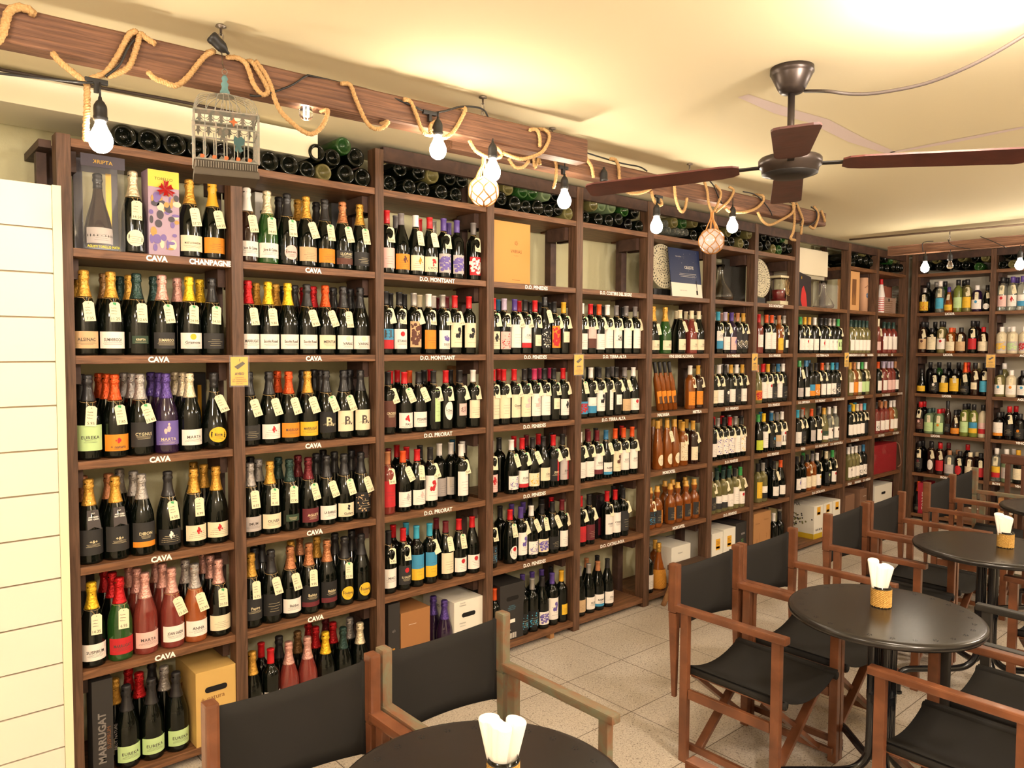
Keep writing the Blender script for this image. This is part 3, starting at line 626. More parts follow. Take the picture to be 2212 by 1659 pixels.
CELLS = {
(0, 1): "286,0,ckc,cr,,34.50 410,0,ckG,c,MOET_&_CHANDON,57.25 457,0,cky,o,,69.25",
(0, 2): "165,1,ckG 202,1,ckb 220,1,ckG 258,2,ckD 273,1,ckD 326,1,ckp 391,1,ckY 182,0,ckG,t,ALSINAC,7.35 238,0,ckG,w,SUMARROCA,g11.25 293,0,ckD,Gs,KRIPTA,12.65 349,0,ckp,b,SUMARROCA,g14.95 408,0,ckY,w*Cy,Gramona,g24.95 457,0,ckk,b,,g34.50",
(0, 3): "172,1,ckk 215,2,ckO 230,1,ckO 267,2,ckS 284,1,ckS 326,2,cpP 343,1,cpP 378,2,ckc 394,1,ckc 189,0,ckk,gh,EUREKA,5.95 248,0,ckO,o*Fr,+_natura,g7.85 300,0,ckS,bh,CYGNUS,g12.40 360,0,cpP,Ph*Fp,MARTA 409,0,ckc,w,MARTA 460,0,xkk,yr,Rima,19.90",
(0, 4): "172,1,ckV 220,1,ckV 258,2,ckS 277,1,ckS 440,1,ckG 418,2,ckG 192,0,ckG,bh,+&+,A 247,0,ckG,bh,+&+,A 305,0,ckS,bh*Bo,DIBON 362,0,ckk,k*Fw,,g6.50 419,0,ckG,c*Fr,,6.99 465,0,ckG,c*Fr,",
(0, 5): "227,2,ckR 245,1,ckR 277,2,crp 292,1,crp 336,2,crp 353,1,crp 398,1,ckS 440,2,ckp 455,1,ckp 197,0,ckY,w,SUSPIRUM,14.35 257,0,ceR,r,MARRUGAT,6.95 312,0,crp,p,MARTA 372,0,crp,w,JOAN_SARDA,11.50 418,0,coS,w,ANNA,12.95 473,0,ckp,c,,g20.50",
(0, 6): "250,1,ckG,c 279,2,ckR 297,1,ckR 326,2,ckk 354,1,ckS 275,0,ckk,g,EUREKA 324,0,ckk,g,EUREKA 380,0,ckk,g,EUREKA",
(1, 1): "604.6,1,ckk 642,1,ckG 681.5,1,ckk 538,0,cmW,w,Juve_&_Camps,12.85 583,0,cec,w,Juve_&_Camps,g14.65 624.5,0,ckk,pr,Juve_&_Camps,g20.90 666,0,ckG,t,,25.10 704,0,ckk,o,,g17.50 746,0,ckV,b*Uu,LLOPART,g22.70 780.5,0,ckG,b,,g22.10",
(1, 2): "553,1,ckG 598,1,ckG 612,2,ckk 634.7,1,ckk 675,1,ckR 655,2,ckR 728,1,ckk 754,1,ckk 536,0,ckR,w,MARRUGAT,6.75 578,0,ckY,w,Escofet_Rossell,9.80 621.6,0,ckY,w,Escofet_Rossell 661,0,ckk,w,Escofet_Rossell,8.95 700,0,ckO,c,MERITUM,15.20 739.6,0,ckk,w*Cc,VARIAS,12.20 779,0,ckk,w*Cc,VARIAS",
(1, 3): "599,1,ckO 654,1,ckk 678,2,ckk 692,1,ckk 755,1,ckk 541.6,0,ckk,b,,5.95 585,0,ckk,w*Fr,,5.45 624.7,0,ckO,o,MARRUGAT,6.85 666.7,0,ckG,y,MARRUGAT,11.75 707.6,0,ckk,kh,B.,g9.60 743.5,0,ckk,ch,B.,g10.25 781.5,0,ckk,ch,B.",
(1, 4): "558,1,ckS 541,2,ckk 601,1,ckD 644,1,ckM 682,1,ckk 698,2,ckk 726,1,ckk 763,1,ckk 540,0,ckS,s,IMUM,8.55 585,0,ckG,c,OLIVER,g8.10 628,0,ckD,Gs,,g12.95 668,0,ckM,M,AGUSTI,g12.55 706,0,ckk,w,LA_BARRACA,12.25 745,0,ckk,c*Fk,Guilera,g9.50 783,0,ckk,kh*Dt,,12.60",
(1, 5): "549,1,ckk 565,2,ckk 628,1,ckG 647,2,ckV 684,1,ckG 727,1,ckk 764,1,ckk 549.5,0,ckG,bh,Papire,6.75 589,0,ckk,kh,,7.60 632,0,ckV,w,Baldus,8.50 669,0,ckV,kh*BM,Baldus,9.95 704,0,ckV,kh*BM,Baldus 746,0,ckk,yr,Guilera,g12.30 780,0,ckk,yr,Guilera",
(1, 6): "569,1,bnR 607,1,ckk 641,1,ckb 675,1,ckR 666,2,ckR 703,2,ckM 720,1,ckR 753.5,1,ckS 553,0,ckG 592,0,bkR,w,,  626,0,crp 660,0,crp 697,0,ckY 738,0,ckD 772,0,ckc",
(2, 1): "855,1,bks 905.6,1,bkR 936.6,1,bkS 969,1,bkP 835,0,bkR,p,,6.65 872,0,gks,o*Fu 895,0,gkW,c*Fo,,8.25 925,0,gkR,c*Fr,L'OCTO,t 958,0,bkP,s*AP,,11.25 986.5,0,bkP,s*AP 1023.6,0,bks,r*Aw,CAIRATS,9.25",
(2, 2): "843,1,bkk 873,1,bkk 906,1,bkc 936,1,bkW 964.5,1,bkM 948,2,bkM 834,0,bkk,B*Ur,EL,t 860.7,0,bkk,w*Cr,ETANO,9.25 893.5,0,bkS,th*Au,,t 925.7,0,bkW,o,,10.50 956,0,bkS,w*FP,SILEO,11.20 982,0,bkR,ch*Fk,,14.30 1012.8,0,bkR,ch*Fk",
(2, 3): "843,1,bkR 858,2,bkR 884,1,bkO 916,1,bkk 929,2,bkR 973,1,bkk 838,0,bkk,uh,CROSSOS,15.90 873,0,gkR,w*Fr,PAU,g10.25 904,0,gkk,w,PISSARRES,9.15 936.7,0,bkk,glh,,13.20 962,0,bkR,wrv,Clos,g 992.6,0,bkk,psv,#7,t 1024,0,bkW,cv,,g",
(2, 4): "839,1,bkM 857,2,bkR 878,1,bkR 907,1,bkk 955,1,bkW,s 975,1,bkW,w 1007,1,bkW 1025,2,bkB 836.6,0,brV,rh,,8.45 872,0,gkO,w*Fs,,15.25 900,0,gkR,w*Fp,,12.20 928,0,bkk,wh*Fr,,12.20 996,0,bkW,wh,,8.60",
(2, 5): "850,1,bkR 876,1,bkT 942,1,gkM 839,0,bkk,w,MACI,4.95 870.7,0,bkR,b*Cr,EL_GALLINER,6.90 899.5,0,bkT,Bh*Uy 927.8,0,bkT,Bh*Uy,,t 962.4,0,gkM,ch,,t 991,0,gkR,w*Cr,,g13.60 1019.6,0,gkR,w*Cr",
(2, 6): "936,1,cpP 960,0,cpP",
(3, 1): "", (3, 2): "1075,1,bkB 1085,2,bkk 1121,1,bkR 1145,1,bkk 1166,1,bkk 1187,1,bkk 1066,0,bkR,c*Fk,,g 1092,0,bkL,p*Dr,,9.70 1113,0,bkP,wh,,4.50 1134.5,0,bkk,wh*Br,CALI,g6.80 1156,0,bkR,cs,,t 1181,0,fkk,kh*Dw,,t 1206,0,bkk,oh*Ar,,g 1225.7,0,bky,csv,,g",
(3, 3): "1077,1,bkR 1144,1,bkk 1166,1,bkm 1188,1,bkm 1069,0,bkR,ch,,t 1088,0,bkR,ch,,t 1110,0,bkR,ch,Chatelain,g9.75 1133,0,bkk,ch*Fp,,g7.50 1153,0,bkm,wh*Fp,,g 1175,0,bkk,wh,,t 1199,0,bkk,csv,,g7.65 1215,0,bkR,w*Fk,,t",
(3, 4): "1078,1,bkk 1110,1,bkR 1137,1,bkM 1163,1,bkR 1195,1,bkk 1067,0,bkL,p*Fr,,t 1089,0,bkP,wh,MOSTR,  1108,0,gkW,w*DP,,g 1131.7,0,bkR,w*Br,10.000,g 1157.5,0,gkk,c*Dy,,t 1178,0,gkk,cv,Clos,  1197.5,0,bkR,kh*Ir,JEAN,g 1219,0,bkk,sh*Ir,JEAN,t",
(3, 5): "1080,1,bkk 1105,1,bkP 1130,1,bkP 1145,2,bkk 1172,1,bkk 1190,2,bkk 1208,1,bkR 1067,0,bkk,b*DB,,4.95 1083.5,0,gkk,b*DM,,7.45 1104,0,gkR,wr*Cr,,g6.45 1127,0,bkP,wh*FP,,t 1155,0,gkW,w*DP,,t 1174,0,gkk,c*AP,,g 1194,0,gkk,k,,t 1217,0,bkM,w,,g",
(3, 6): "1150,1,bkP 1166,1,bkP 1184,1,bkP 1205,1,bkk 1067.7,0,bkO,w 1147,0,bkk,k*DT 1160,0,bkS,k*DT 1178,0,gkk,w*AP 1198.7,0,bkP,wh*FP 1217,0,bky,ys",
(4, 2): "1285.6,1,bkk 1299,1,bkk 1345,1,bkk 1257,0,bkW,w,,g 1275.5,0,bkR,ph*Uu,,g 1294,0,bkO,w,,t 1312,0,bkW,wh,,t 1331.5,0,bks,wh,a,t 1352.6,0,bks,wh,,t 1373,0,bks,wh,,t",
(4, 3): "1271,1,bkk 1289,1,bkk 1323,1,bks 1256,0,gkk,B*Ar,,g 1276,0,bkW,w*UB,,8.20 1295,0,bkk,wh*Fk,,t 1312,0,bkk,wl,,12.25 1332,0,bkk,wsv,,t 1348.5,0,gks,t,,t 1368,0,gkW,w*Cr",
(4, 4): "1271,1,bkM 1284.5,1,bkk 1343,1,bkR 1254,0,bkW,w,,t 1270,0,bkM,w,,t 1289.6,0,bkM,wh*BM,RAIN,g 1309,0,gkB,w*BB,RAIMAT,t 1329,0,bkO,ch*Fu,,t 1347,0,bkO,wh,GOT,t 1365.6,0,bkO,wh,GOT,t",
(4, 5): "1325,1,bkk 1342,1,bkk 1254,0,bkR,r,,t 1272,0,bkk,M,,t 1312.7,0,bkR,wh,CORAL,t 1328,0,bkR,wh,CORAL 1345.6,0,bkk,bh,,t",
(4, 6): "1267,1,gkV 1290,1,gkk 1252.7,0,gks,t 1271.5,0,gkS,w,SILEO 1290,0,gkV,w*BB,RAIMAT 1312,0,gkk,w,Clos",
(5, 2): "1461,1,gkc 1482,1,grc 1411,0,ckG,c,0.0,t 1437,0,ceG,c,0.0 1469,0,gkc,c,0.0,t 1499.6,0,grc,c,0.0,t 1516,0,gkc,c,0.0",
(5, 3): "1491,0,baW,o,,t 1509.7,0,bmG,o,,t",
(5, 4): "1412,1,faG 1427,1,faG 1442,1,faG 1460,1,baG 1476,1,baG 1492,1,bmG 1421,0,faG,cr 1441,0,faG,cr,,t 1457,0,faG,cr 1475,0,baG,ch*Dt,,t 1497,0,bmG,c,,t",
(5, 5): "1436,1,maG 1453,1,maG 1480,1,maG 1404,0,maG,b*DB,,t 1419.6,0,maG,b*Io 1448,0,maG,b*Io 1464,0,maG,b*Io 1482,0,maG,b*Io 1499.6,0,maG,b*Io",
(5, 6): "1415,1,baG 1400,0,bkk,w 1423,0,xaG",
(6, 2): "1546,1,bkS 1575.7,1,bkp 1589.7,1,bky 1604,1,bky 1551.5,0,bkT,wh*UB,CALL,g 1567,0,bkL,w,,t 1583,0,bpP,p*FP 1598,0,bkV,bh*Dw,JEAN,t 1610.8,0,bkG,bh*Dw,JEAN,g",
(6, 3): "1557,1,bkS 1570,1,bkW 1577,2,bkW 1544,0,bkk,c,,g 1552,0,bkW,w,,t 1565,0,bkk,kr*Cw 1578,0,bkG,w,,g 1594,0,bkW,k,,t 1610,0,bkG,w,,g",
(6, 4): "1541,1,bkR 1560,1,bkR 1575,1,bkS 1540.7,0,bkk,w,,g 1555,0,bkS,wh*DP,,t 1567.8,0,bkk,wh*DP,,g 1581.8,0,bkR,wh*DP,,g 1595.6,0,bkS,wh,,t 1609,0,bkk,wh*Dy,,g",
(6, 5): "1548,1,bkD 1566,1,bkD 1581,1,bkg 1592,2,bkg 1540.7,0,byS,b,,t 1553.6,0,byD,w*Ub 1566,0,byD,w*Ub,,t 1580,0,byD,w 1593,0,byk,wh,,t 1609.6,0,byg,w*Cr,,t",
(7, 2): "1674,1,bks 1690,1,bkS 1639,0,brR,wv 1656,0,bkO,wh,,g 1667,0,bkO,wh 1687.6,0,baV,y,,t 1697,0,bkS,ws,,g",
(7, 3): "1650,1,bkR 1676,1,bkk 1639,0,gyV,o*Ar 1651,0,bkR,wh,,g 1664,0,bky,wh*Cr,,t 1676,0,bkk,b,,g 1688,0,bkB,wh,,t 1698,0,bkW,k",
(7, 4): "1643,1,bkB 1672,1,bkW 1639,0,gkg,l 1649,0,bkY,wh,,t 1666,0,bkB,k*CB,,t 1679,0,bks,t*Us,,t 1696,0,bkW,wh*Cr,LU,t",
(7, 5): "1652,1,bkk 1674,1,bkk 1690,1,bkk 1637,0,byk,yh 1648,0,byS,w*Uk 1672,0,gkk,w,,t 1688,0,gkO,w",
(7, 6): "1671,0,bkW,k*Cw 1688,0,bkk,k*Cc",
(8, 2): "1743,1,bks 1772,1,bkk 1794,1,bkk 1729,0,bkg,w,,t 1738,0,bky,w*Cr,,t 1748,0,bkG,w 1760,0,bkW,w,,t 1774,0,bkk,w*Fr 1783,0,bkk,w,,t 1792,0,bkS,w*Cs 1801,0,bkS,w*Cs 1814,0,bkg,g,LV,t",
(8, 3): "1747,1,fkB 1773,1,bkk 1727,0,fkg,s,,t 1741,0,fkB,w 1752,0,bkk,B*Uo 1763,0,bkk,o*Dw,,t 1776,0,bkO,w,,t 1787,0,bkS,w 1798,0,bkT,w*Dk 1811,0,bkB,k*Dw,,t",
(8, 4): "1735,1,bkO 1770,1,bkS 1723,0,bkT,w,,t 1732,0,bkS,b,,g 1753,0,bkO,s,,t 1767,0,bkk,w*Cr,,t 1780,0,gyG,G*Uw 1791,0,bwW,w*Cu,,t 1804,0,bwW,w*Cu",
(8, 5): "1735,1,bkg 1755,1,bkk 1790,1,bkk 1721.5,0,bkk,w*FP 1733,0,bkk,w 1744,0,bak,c,,t 1755,0,bas,c 1765,0,bkW,w*Cy,,t 1785,0,bkc,k*Cg,,g 1798,0,bkg,w*Cr,,t",
(9, 2): "1842,1,byD 1851,1,byD 1860,1,byD 1870,1,byD 1880,1,byD 1838,0,byD,w,,t 1850,0,byD,w 1860,0,byD,w,,t 1870,0,byD,w 1881,0,byD,w",
(9, 3): "1845,1,bkV 1861,1,bkg 1836,0,byG,w,,t 1847,0,baV,o,,t 1858,0,byW,w 1868,0,bkg,g,,t 1879,0,byW,g,,t",
(9, 4): "1848,1,bkY 1870,1,bkT 1836,0,bkB,w,,t 1847,0,bkY,w,,t 1857,0,bkc,w,,t 1867,0,bkp,w,,t 1877,0,bkT,k,,t",
(9, 5): "1840,1,bkS 1866,1,bkk 1833,0,byW,w*Cb 1843,0,byW,w 1853,0,byW,w,,t 1864,0,bks,w*Dk 1875,0,bkB,w*Db",
(10, 2): "1914,1,brD 1926,1,brD 1897,0,lrc,p,,t 1910,0,brD,wh,(O 1920,0,brD,wh,(O 1930,0,brD,wh",
(10, 3): "1914,1,brL 1928,1,brL 1897,0,bkO,w,,t 1909,0,brL,w,,t 1922,0,brL,p 1932,0,brL,p 1942,0,bkv,w,,t",
(10, 4): "1900,1,brV 1915,1,brW 1893,0,brk,w*Dk 1904,0,brV,w 1913,0,brV,w 1924,0,boW,w,,t 1934,0,byW,w",
(11, 1): "1998,1,tkk 2020,1,tkS 2042,1,tek 2083,1,tyk 1987,0,qkS,y*Dr,,t 2009.6,0,tkS,G*Ug,,t 2028,0,twW,T,,t 2048.5,0,jaP,y,,t 2068.8,0,tuk,g 2090,0,tyk,y,,t 2108,0,qpW,w*CB,,t 2130,0,jkk,wr,,t",
(11, 2): "1999,1,tkk 2017,1,tkk 2035,1,tyk 2060,1,qaO 2112,1,tmk 1992,0,tmk,t*Cu,,t 2008,0,qkk,ch,,t 2028,0,tyk,w*Cr,,t 2051,0,qaO,c,,t 2076,0,qmk,t,,t 2102,0,tkk,r,,t 2125,0,qmR,c,,t",
(11, 3): "2010,1,tnk 2029,1,tek 2050,1,tnk 2072,1,tnk 2093,1,ckR 2112,1,tyc 1988,0,jkk,y 2001,0,qmW,k*Cy,,t 2020,0,qnk,k*Cw,,t 2037,0,qnk,y,,t 2060,0,qnk,yh,,t 2084,0,ckO,k,,t 2104,0,tmk,cs,,t 2118,0,tnk,T,,t",
(11, 4): "1990,1,tnR 2007,1,qfD 2033,1,qfR 2072,1,jmk 2092,1,tuk 1979,0,tnR,u*Cp,,t 2000,0,qfD,g,,t 2022,0,qfR,g*Co,,t 2047,0,lmk,k 2063,0,jmk,o,,t 2083,0,tuk,g*Cg,,t 2103,0,tuk,B*Uy,,t 2121,0,tqk,p*Ur",
(11, 5): "1984,1,tnk 2001,1,tmk 2022,1,tmM 2043,1,tmM 2064,1,qwv 2088,1,tnR 2108,1,qmc 1976,0,tnk,k*CM,,t 1992,0,tnk,y,,t 2011,0,tmk,wr,,t 2031,0,tmR,r,,t 2053,0,qwv,s,,t 2077,0,qnk,rr,,t 2099,0,qmc,c,,t 2117,0,qnk,r,,t",
(11, 6): "1974,0,ckO,k",
(12, 1): "2176,1,twk 2198,1,twP 2166,0,twk,p*Cr,,t 2191,0,twP,w*Fr,,t 2210,0,twP,w*UB 2228,0,twP,w*UB",
(12, 2): "2180,1,qqW 2163,0,qqW,s*Ay,,t 2186,0,qqW,s*Ag,,t 2209,0,qqW,s*Ar,,t",
(12, 3): "2170,1,tyW 2161,0,qyk,w*CB,,t 2183,0,qqW,w*Co,,t 2206,0,qnk,w*CB",
(12, 4): "2165,1,qnk 2195,1,tnR 2156,0,qnk,wh*Bo,,  2180,0,tnR,k,,t 2204,0,qnk,k*Co",
(12, 5): "2190,1,twW 2153,0,twW,y*Ur,,t 2174,0,tfW,s,,t 2200,0,tky,c"}
for (b_, r_), data_ in CELLS.items():
    if data_: fill(b_, r_, data_)
# bottles lying on the top shelf, bases to the room
def lying_mesh(kind):
    k = ('L', kind)
    if k not in MESHC:
        R = {'C': 44, 'W': 38.5, 'S': 24}[kind]; P = PROF['c' if kind == 'C' else 'b']; R0_ = P[4][0] if kind == 'C' else 37.5; q = R/R0_ if kind != 'S' else R/37.5
        zs = 1. if kind != 'S' else .75
        prof = [(0, 32), (R*.25, 29), (R*.5, 16), (R*.68, 4), (R*.80, 0), (R*.92, 1.5), (R, 7)]+[(r*q if r > 20 else r*(q if kind == 'S' else 1), z*zs) for r, z in P[4:]]
        bm = bm_new(); lathe(bm, [(r/1000, z/1000) for r, z in prof], 26); MESHC[k] = finish(bm, 'lying_bottle', True)
    return MESHC[k]
RL = {'C': .044, 'W': .0385, 'S': .024}
def lying(bay, data):
    back = bay >= 11; z = (ZB2 if back else ZS)[0]
    if bay == 0: a, b = BAYS[0][0], BAYS[1][1]
    elif back: a, b = -YB[bay-11][1], -YB[bay-11][0]
    else: a, b = BAYS[bay]
    it = []
    for tok in data.split():
        f = tok.split(','); u, v = float(f[0]), float(f[1]); k, g = f[2]
        p = at(u, v, 0, XB+.02) if back else at(u, v, 1, .02)
        it.append([(-p.y if back else p.x), p.z, RL[k], k, g, v])
    for _ in range(220):
        for i in range(len(it)):
            for j in range(i+1, len(it)):
                A, B = it[i], it[j]; dx, dz = B[0]-A[0], B[1]-A[1]; d = math.hypot(dx, dz) or 1e-4; m = A[2]+B[2]+.0015
                if d < m:
                    k = (m-d)/2/d; A[0] -= dx*k; A[1] -= dz*k; B[0] += dx*k; B[1] += dz*k
        for A in it: A[0] = min(max(A[0], a+A[2]+.001), b-A[2]-.001); A[1] = max(A[1], z+A[2]+.0005)
    it.sort(key=lambda q: q[0]); cnt = {}
    for A in it:
        low = A[1] < z+A[2]+.02
        if low: A[1] = z+A[2]+.0006
        elif A[1]+A[2] > CEIL-.008: A[1] = CEIL-.008-A[2]
        n = cnt.get(low, 0); cnt[low] = n+1
        y = .02+random.uniform(0, .012)
        loc = (XB+y, -A[0], A[1]) if back else (A[0], y, A[1])
        o = link('lying_wine_bottle', lying_mesh(A[3]), GL[A[4]], loc=loc, rot=(-PI/2, 0, -PI/2 if back else 0) if not back else (0, PI/2, 0))
        tag(o, '%s bottle lying base outwards, %s in %s layer on top shelf, %s' % (GLN[A[4]], ORD[n] if n < 15 else ORD[14], 'lower' if low else 'upper', 'two leftmost bays' if bay == 0 else BAYW[bay]), 'bottle', 'bottles lying on the top shelf')
lying(0, "271,295,Ck 324,300,Ck 378,307,Ck 430,314,Ck 484,322,Cn 539,332,Ck 587,343,Ck 629,352,Ck 665,360,Wk 699,366,Wy 748,371,Ck 787,379,Ck 687,331,Wk 721,342,Wk 769,338,Ck 746,309,We")
lying(2, "843,387,Wk 887,395,Wk 917,405,Wk 954,407,Wk 988,416,Wk 867,363,Wk 907,372,Wk 936,379,Wy 974,384,Wk 1000,389,Wk")
lying(3, "1085,428,Wk 1115,434,Ck 1143,442,Wk 1171,443,Ck 1197,449,Wk 1216,453,Wk 1236,457,Wy 1101,408,Wy 1133,414,We 1153,418,We 1182,422,Wf 1203,423,Wk")
lying(4, "1268,461,Wk 1296,466,Wk 1318,469,Wk 1338,473,Wk 1360,478,Wn 1391,480,Wk 1285,442,Wy 1301,444,Wf 1323,449,Wf 1353,456,We 1376,461,Wk")
lying(5, "1441,483,Sw 1460,480,Wy 1504,479,Wy 1448,497,Sw 1467,499,Sw 1475,500,Sw 1487,502,Sw 1501,504,Wk 1524,490,Wk 1480,482,We 1520,508,Wk")
lying(6, "1569,519,Wk 1583,520,Wk 1602,519,Wy 1615,523,Wk 1578,502,Wy 1597,503,Wk 1620,508,Wy")
lying(7, "1644,528,Wk 1660,529,Wk 1674,532,Wy 1687,535,We 1701,533,Wk 1714,537,Wk 1651,510,Wk 1669,513,Wk 1682,515,Wk 1694,516,We")
lying(9, "1839,556,Wk 1852,554,Wk 1871,545,Wy 1883,549,Wk 1846,562,Wk 1862,561,Wk 1873,563,Wk 1884,567,Wk")
lying(10, "1907,558,Wk 1917,560,Wk 1927,563,We 1937,560,Wy 1908,572,Wk 1918,575,Wk 1931,576,Wk 1942,577,Wk 1951,579,Wk")
lying(11, "2003,574,Wk 2031,575,Wk 2064,573,Wk 2085,572,Wk 2112,572,We 2021,561,Wy 2043,561,Wk 2077,557,Wy 2105,558,Wk 2128,556,Wy")
lying(12, "2165,567,Wk 2184,567,Wy 2205,567,Wk 2176,551,Wk 2196,550,Wk")

# ---- cartons, gift boxes and other things on the shelves
def deco_mesh(items, y):
    """printed things on a face: ('t',text,x,z,h,rot,maxw) | ('r',x0,x1,z0,z1) | ('o',cx,cz,rx,rz)"""
    bm = bm_new()
    for i, it in enumerate(items):
        yy = y-.0006-.00004*i
        if it[0] == 't': add_text(bm, it[1], it[4], it[2], it[3], maxw=it[6] if len(it) > 6 else None, bold=it[7] if len(it) > 7 else .0, rot=it[5] if len(it) > 5 else 0., fn=lambda X, Z: (X, yy, Z))
        elif it[0] == 'r': bm.faces.new([bm.verts.new((x, yy, z)) for x, z in ((it[1], it[3]), (it[2], it[3]), (it[2], it[4]), (it[1], it[4]))])
        elif it[0] == 'o': bm.faces.new([bm.verts.new((it[1]+it[3]*math.cos(2*PI*k/20), yy, it[2]+it[4]*math.sin(2*PI*k/20))) for k in range(20)])
        elif it[0] == 'p': bm.faces.new([bm.verts.new((x, yy, z)) for x, z in it[1]])
    return finish(bm, 'print')
def carton(name, label, cat, bay, row, u0, u1, vt, y0, dep, m, prints=(), side=(), handle=False, lid=None, group=None, h=None):
    """prints: list of (material, items) in face units (0..w, 0..h)"""
    back = bay >= 11; z = (ZB2 if back else ZS)[row]
    if back:
        x0, x1 = -solve_y(u0, XB+y0, z+.1), -solve_y(u1, XB+y0, z+.1); a, b = -YB[bay-11][1], -YB[bay-11][0]
    else:
        x0, x1 = solve_x(u0, y0, z+.1), solve_x(u1, y0, z+.1); a, b = BAYS[bay]
    x0 = max(x0, a+.002); x1 = min(x1, b-.002); w = x1-x0
    if h is None: h = (at(u0, vt, 0, XB+y0).z if back else at(u0, vt, 1, y0).z)-z
    nxt = ((ZB2 if back else ZS)[row-1]-TH-z)-.006
    h = min(h, nxt)
    if h > nxt-.07 and y0 < .214 and y0+dep > .066 and not back: x0 = max(x0, a+.032); x1 = min(x1, b-.032); w = x1-x0
    t = thing(name, label, cat, (XB+y0, -x0, z) if back else (x0, y0, z), (0, 0, -PI/2 if back else 0), group)
    bm = bm_new(); box(bm, 0, w, 0, dep, .0006, h, .0015); link('carton', finish(bm, 'carton'), m, t)
    for mm, items in prints: link('print', deco_mesh([tuple(q) if q[0] != 'f' else q[1](w, h) for q in items], 0), mm, t)
    for mm, items in side:
        o = link('side_print', deco_mesh(items, 0), mm, t); o.rotation_euler = (0, 0, -PI/2); o.location = (0, dep, 0)
    if handle:
        bm = bm_new(); hw, hh, cz = min(.045, w*.3), .012, h*.74
        pts = [(w/2-hw+hh+hh*math.cos(a), cz+hh*math.sin(a)) for a in [PI/2+PI*k/8 for k in range(9)]]+[(w/2+hw-hh+hh*math.cos(a), cz+hh*math.sin(a)) for a in [-PI/2+PI*k/8 for k in range(9)]]
        bm.faces.new([bm.verts.new((x, -.0012, z_)) for x, z_ in pts]); link('handle_hole', finish(bm, 'handle_hole'), mat('dark_hole', '#120d0b', .9), t)
    return t, w, h
PK = mat('print_black', '#2a2523', .7); PW = mat('print_white', '#e9e2d4', .7); PG = mat('print_gold', '#c39a3a', .4, metal=.5); PR = mat('print_red', '#b5221f', .6); POR = mat('print_orange', '#e0a322', .6); PGY = mat('print_grey', '#7b7570', .6); PB = mat('print_brown', '#7a4c25', .7); PGN = mat('print_green', '#4d7a3c', .7)
# first bay, first shelf
t, w, h = carton('gift_pack', 'tall gold and dark gift pack with champagne bottle behind film, leftmost bay first shelf', 'gift pack', 0, 1, 156, 256, 338, .13, .02, mat('gift_dark', '#3d3640', .3, coat=.5))
link('window', deco_mesh([('r', w*.2, w*.85, h*.12, h*.86)], 0), mat('gift_window', '#a39a72', .3, coat=.4), t)
link('gold_strip', deco_mesh([('r', w*.72, w*.85, h*.1, h*.87)], -.0003), mat('gift_gold', '#c49b2c', .3, metal=.6), t)
link('header', deco_mesh([('r', .002, w-.002, h*.86, h*.985)], -.1115), mat('gift_dark', '#3d3640', .3), t)
bm = bm_new(); add_text(bm, 'K', .014, w*.31, h*.915, fn=lambda X, Z: (X, -.1135, Z), mirror=True); add_text(bm, 'RIPTA', .014, w*.54, h*.915, fn=lambda X, Z: (X, -.1135, Z)); link('print', finish(bm, 'print'), PG, t)
gb = make_bottle('x', 'm', 'k', 's', '', '', 'smoky bulbous champagne bottle inside the gold gift pack, leftmost bay', 'bottle', (t.location.x+w*.45, .072, ZS[1]), 0, True, random)
gb.scale = (.92, .92, .92)
bm = bm_new(); add_text(bm, 'AGUSTI TORELLO MATA', .009, w*.48, .014, maxw=w*.72, bold=.02, fn=lambda X, Z: (X, -.112, Z)); tt = finish(bm, 'print')
film = mat('clear_film', '#ffffff', .08, alpha=.05, spec=.8)
bm = bm_new(); box(bm, .004, w-.004, -.11, -.001, .001, h*.99, .003); fo = link('film', finish(bm, 'film'), film, t); link('print', tt, mat('print_yellow', '#d8cc30', .5), fo)
t, w, h = carton('gift_box', 'painted gift box with yellow top and red bow, leftmost bay first shelf', 'gift box', 0, 1, 321, 388, 364, .035, .085, mat('box_mauve', '#a58c9c', .5))
rn = random.Random(5)
link('yellow_panel', deco_mesh([('r', .0, w, h*.80, h*.998)], 0), mat('box_yellow', '#d9c043', .5), t)
for nm, hx, n in (('print_violet', '#74619a', 14), ('print_ochre', '#b08a4a', 14), ('print_pale', '#c9bda4', 9), ('print_char', '#4a444c', 12)):
    link('painting', deco_mesh([('o', rn.uniform(.08, .92)*w, rn.uniform(.05, .72)*h, rn.uniform(.004, .016), rn.uniform(.004, .02)) for _ in range(n)], -.0001*len(nm)), mat(nm, hx, .6), t)
link('print', deco_mesh([('t', 'TORELLO', w*.5, h*.90, .011)], -.0004), PK, t)
bm = bm_new()
for k in range(6):
    a = k*PI/3+.5; L_ = .034 if k % 2 else .027; c_, s_ = math.cos(a), math.sin(a); q = Vector((-s_, 0, c_))*.010; e = Vector((c_*L_, -.012, s_*L_)); o_ = Vector((0, -.006, 0))
    v = [bm.verts.new(p+Vector((w*.55, 0, h*.78))) for p in (o_-q*.4, e-q, e*.85+Vector((0, -.004, 0)), e+q, o_+q*.4)]; bm.faces.new(v)
bmesh.ops.solidify(bm, geom=bm.faces[:], thickness=.003)
link('bow', finish(bm, 'bow'), mat('ribbon_red', '#c5201c', .35), t)
carton('gift_box', 'black gift box with orange stripe behind bottles, leftmost bay third shelf', 'gift box', 0, 3, 402, 470, 805, .30, .05, CARDK, [(POR, [('r', .05, .066, .0, .25)])])
carton('gift_box', 'dark gift box standing behind the bottles, leftmost bay fifth shelf', 'gift box', 0, 5, 178, 206, 1240, .31, .04, CARDK, [(PGY, [('t', 'NATURE', .02, .2, .012, PI/2)])])
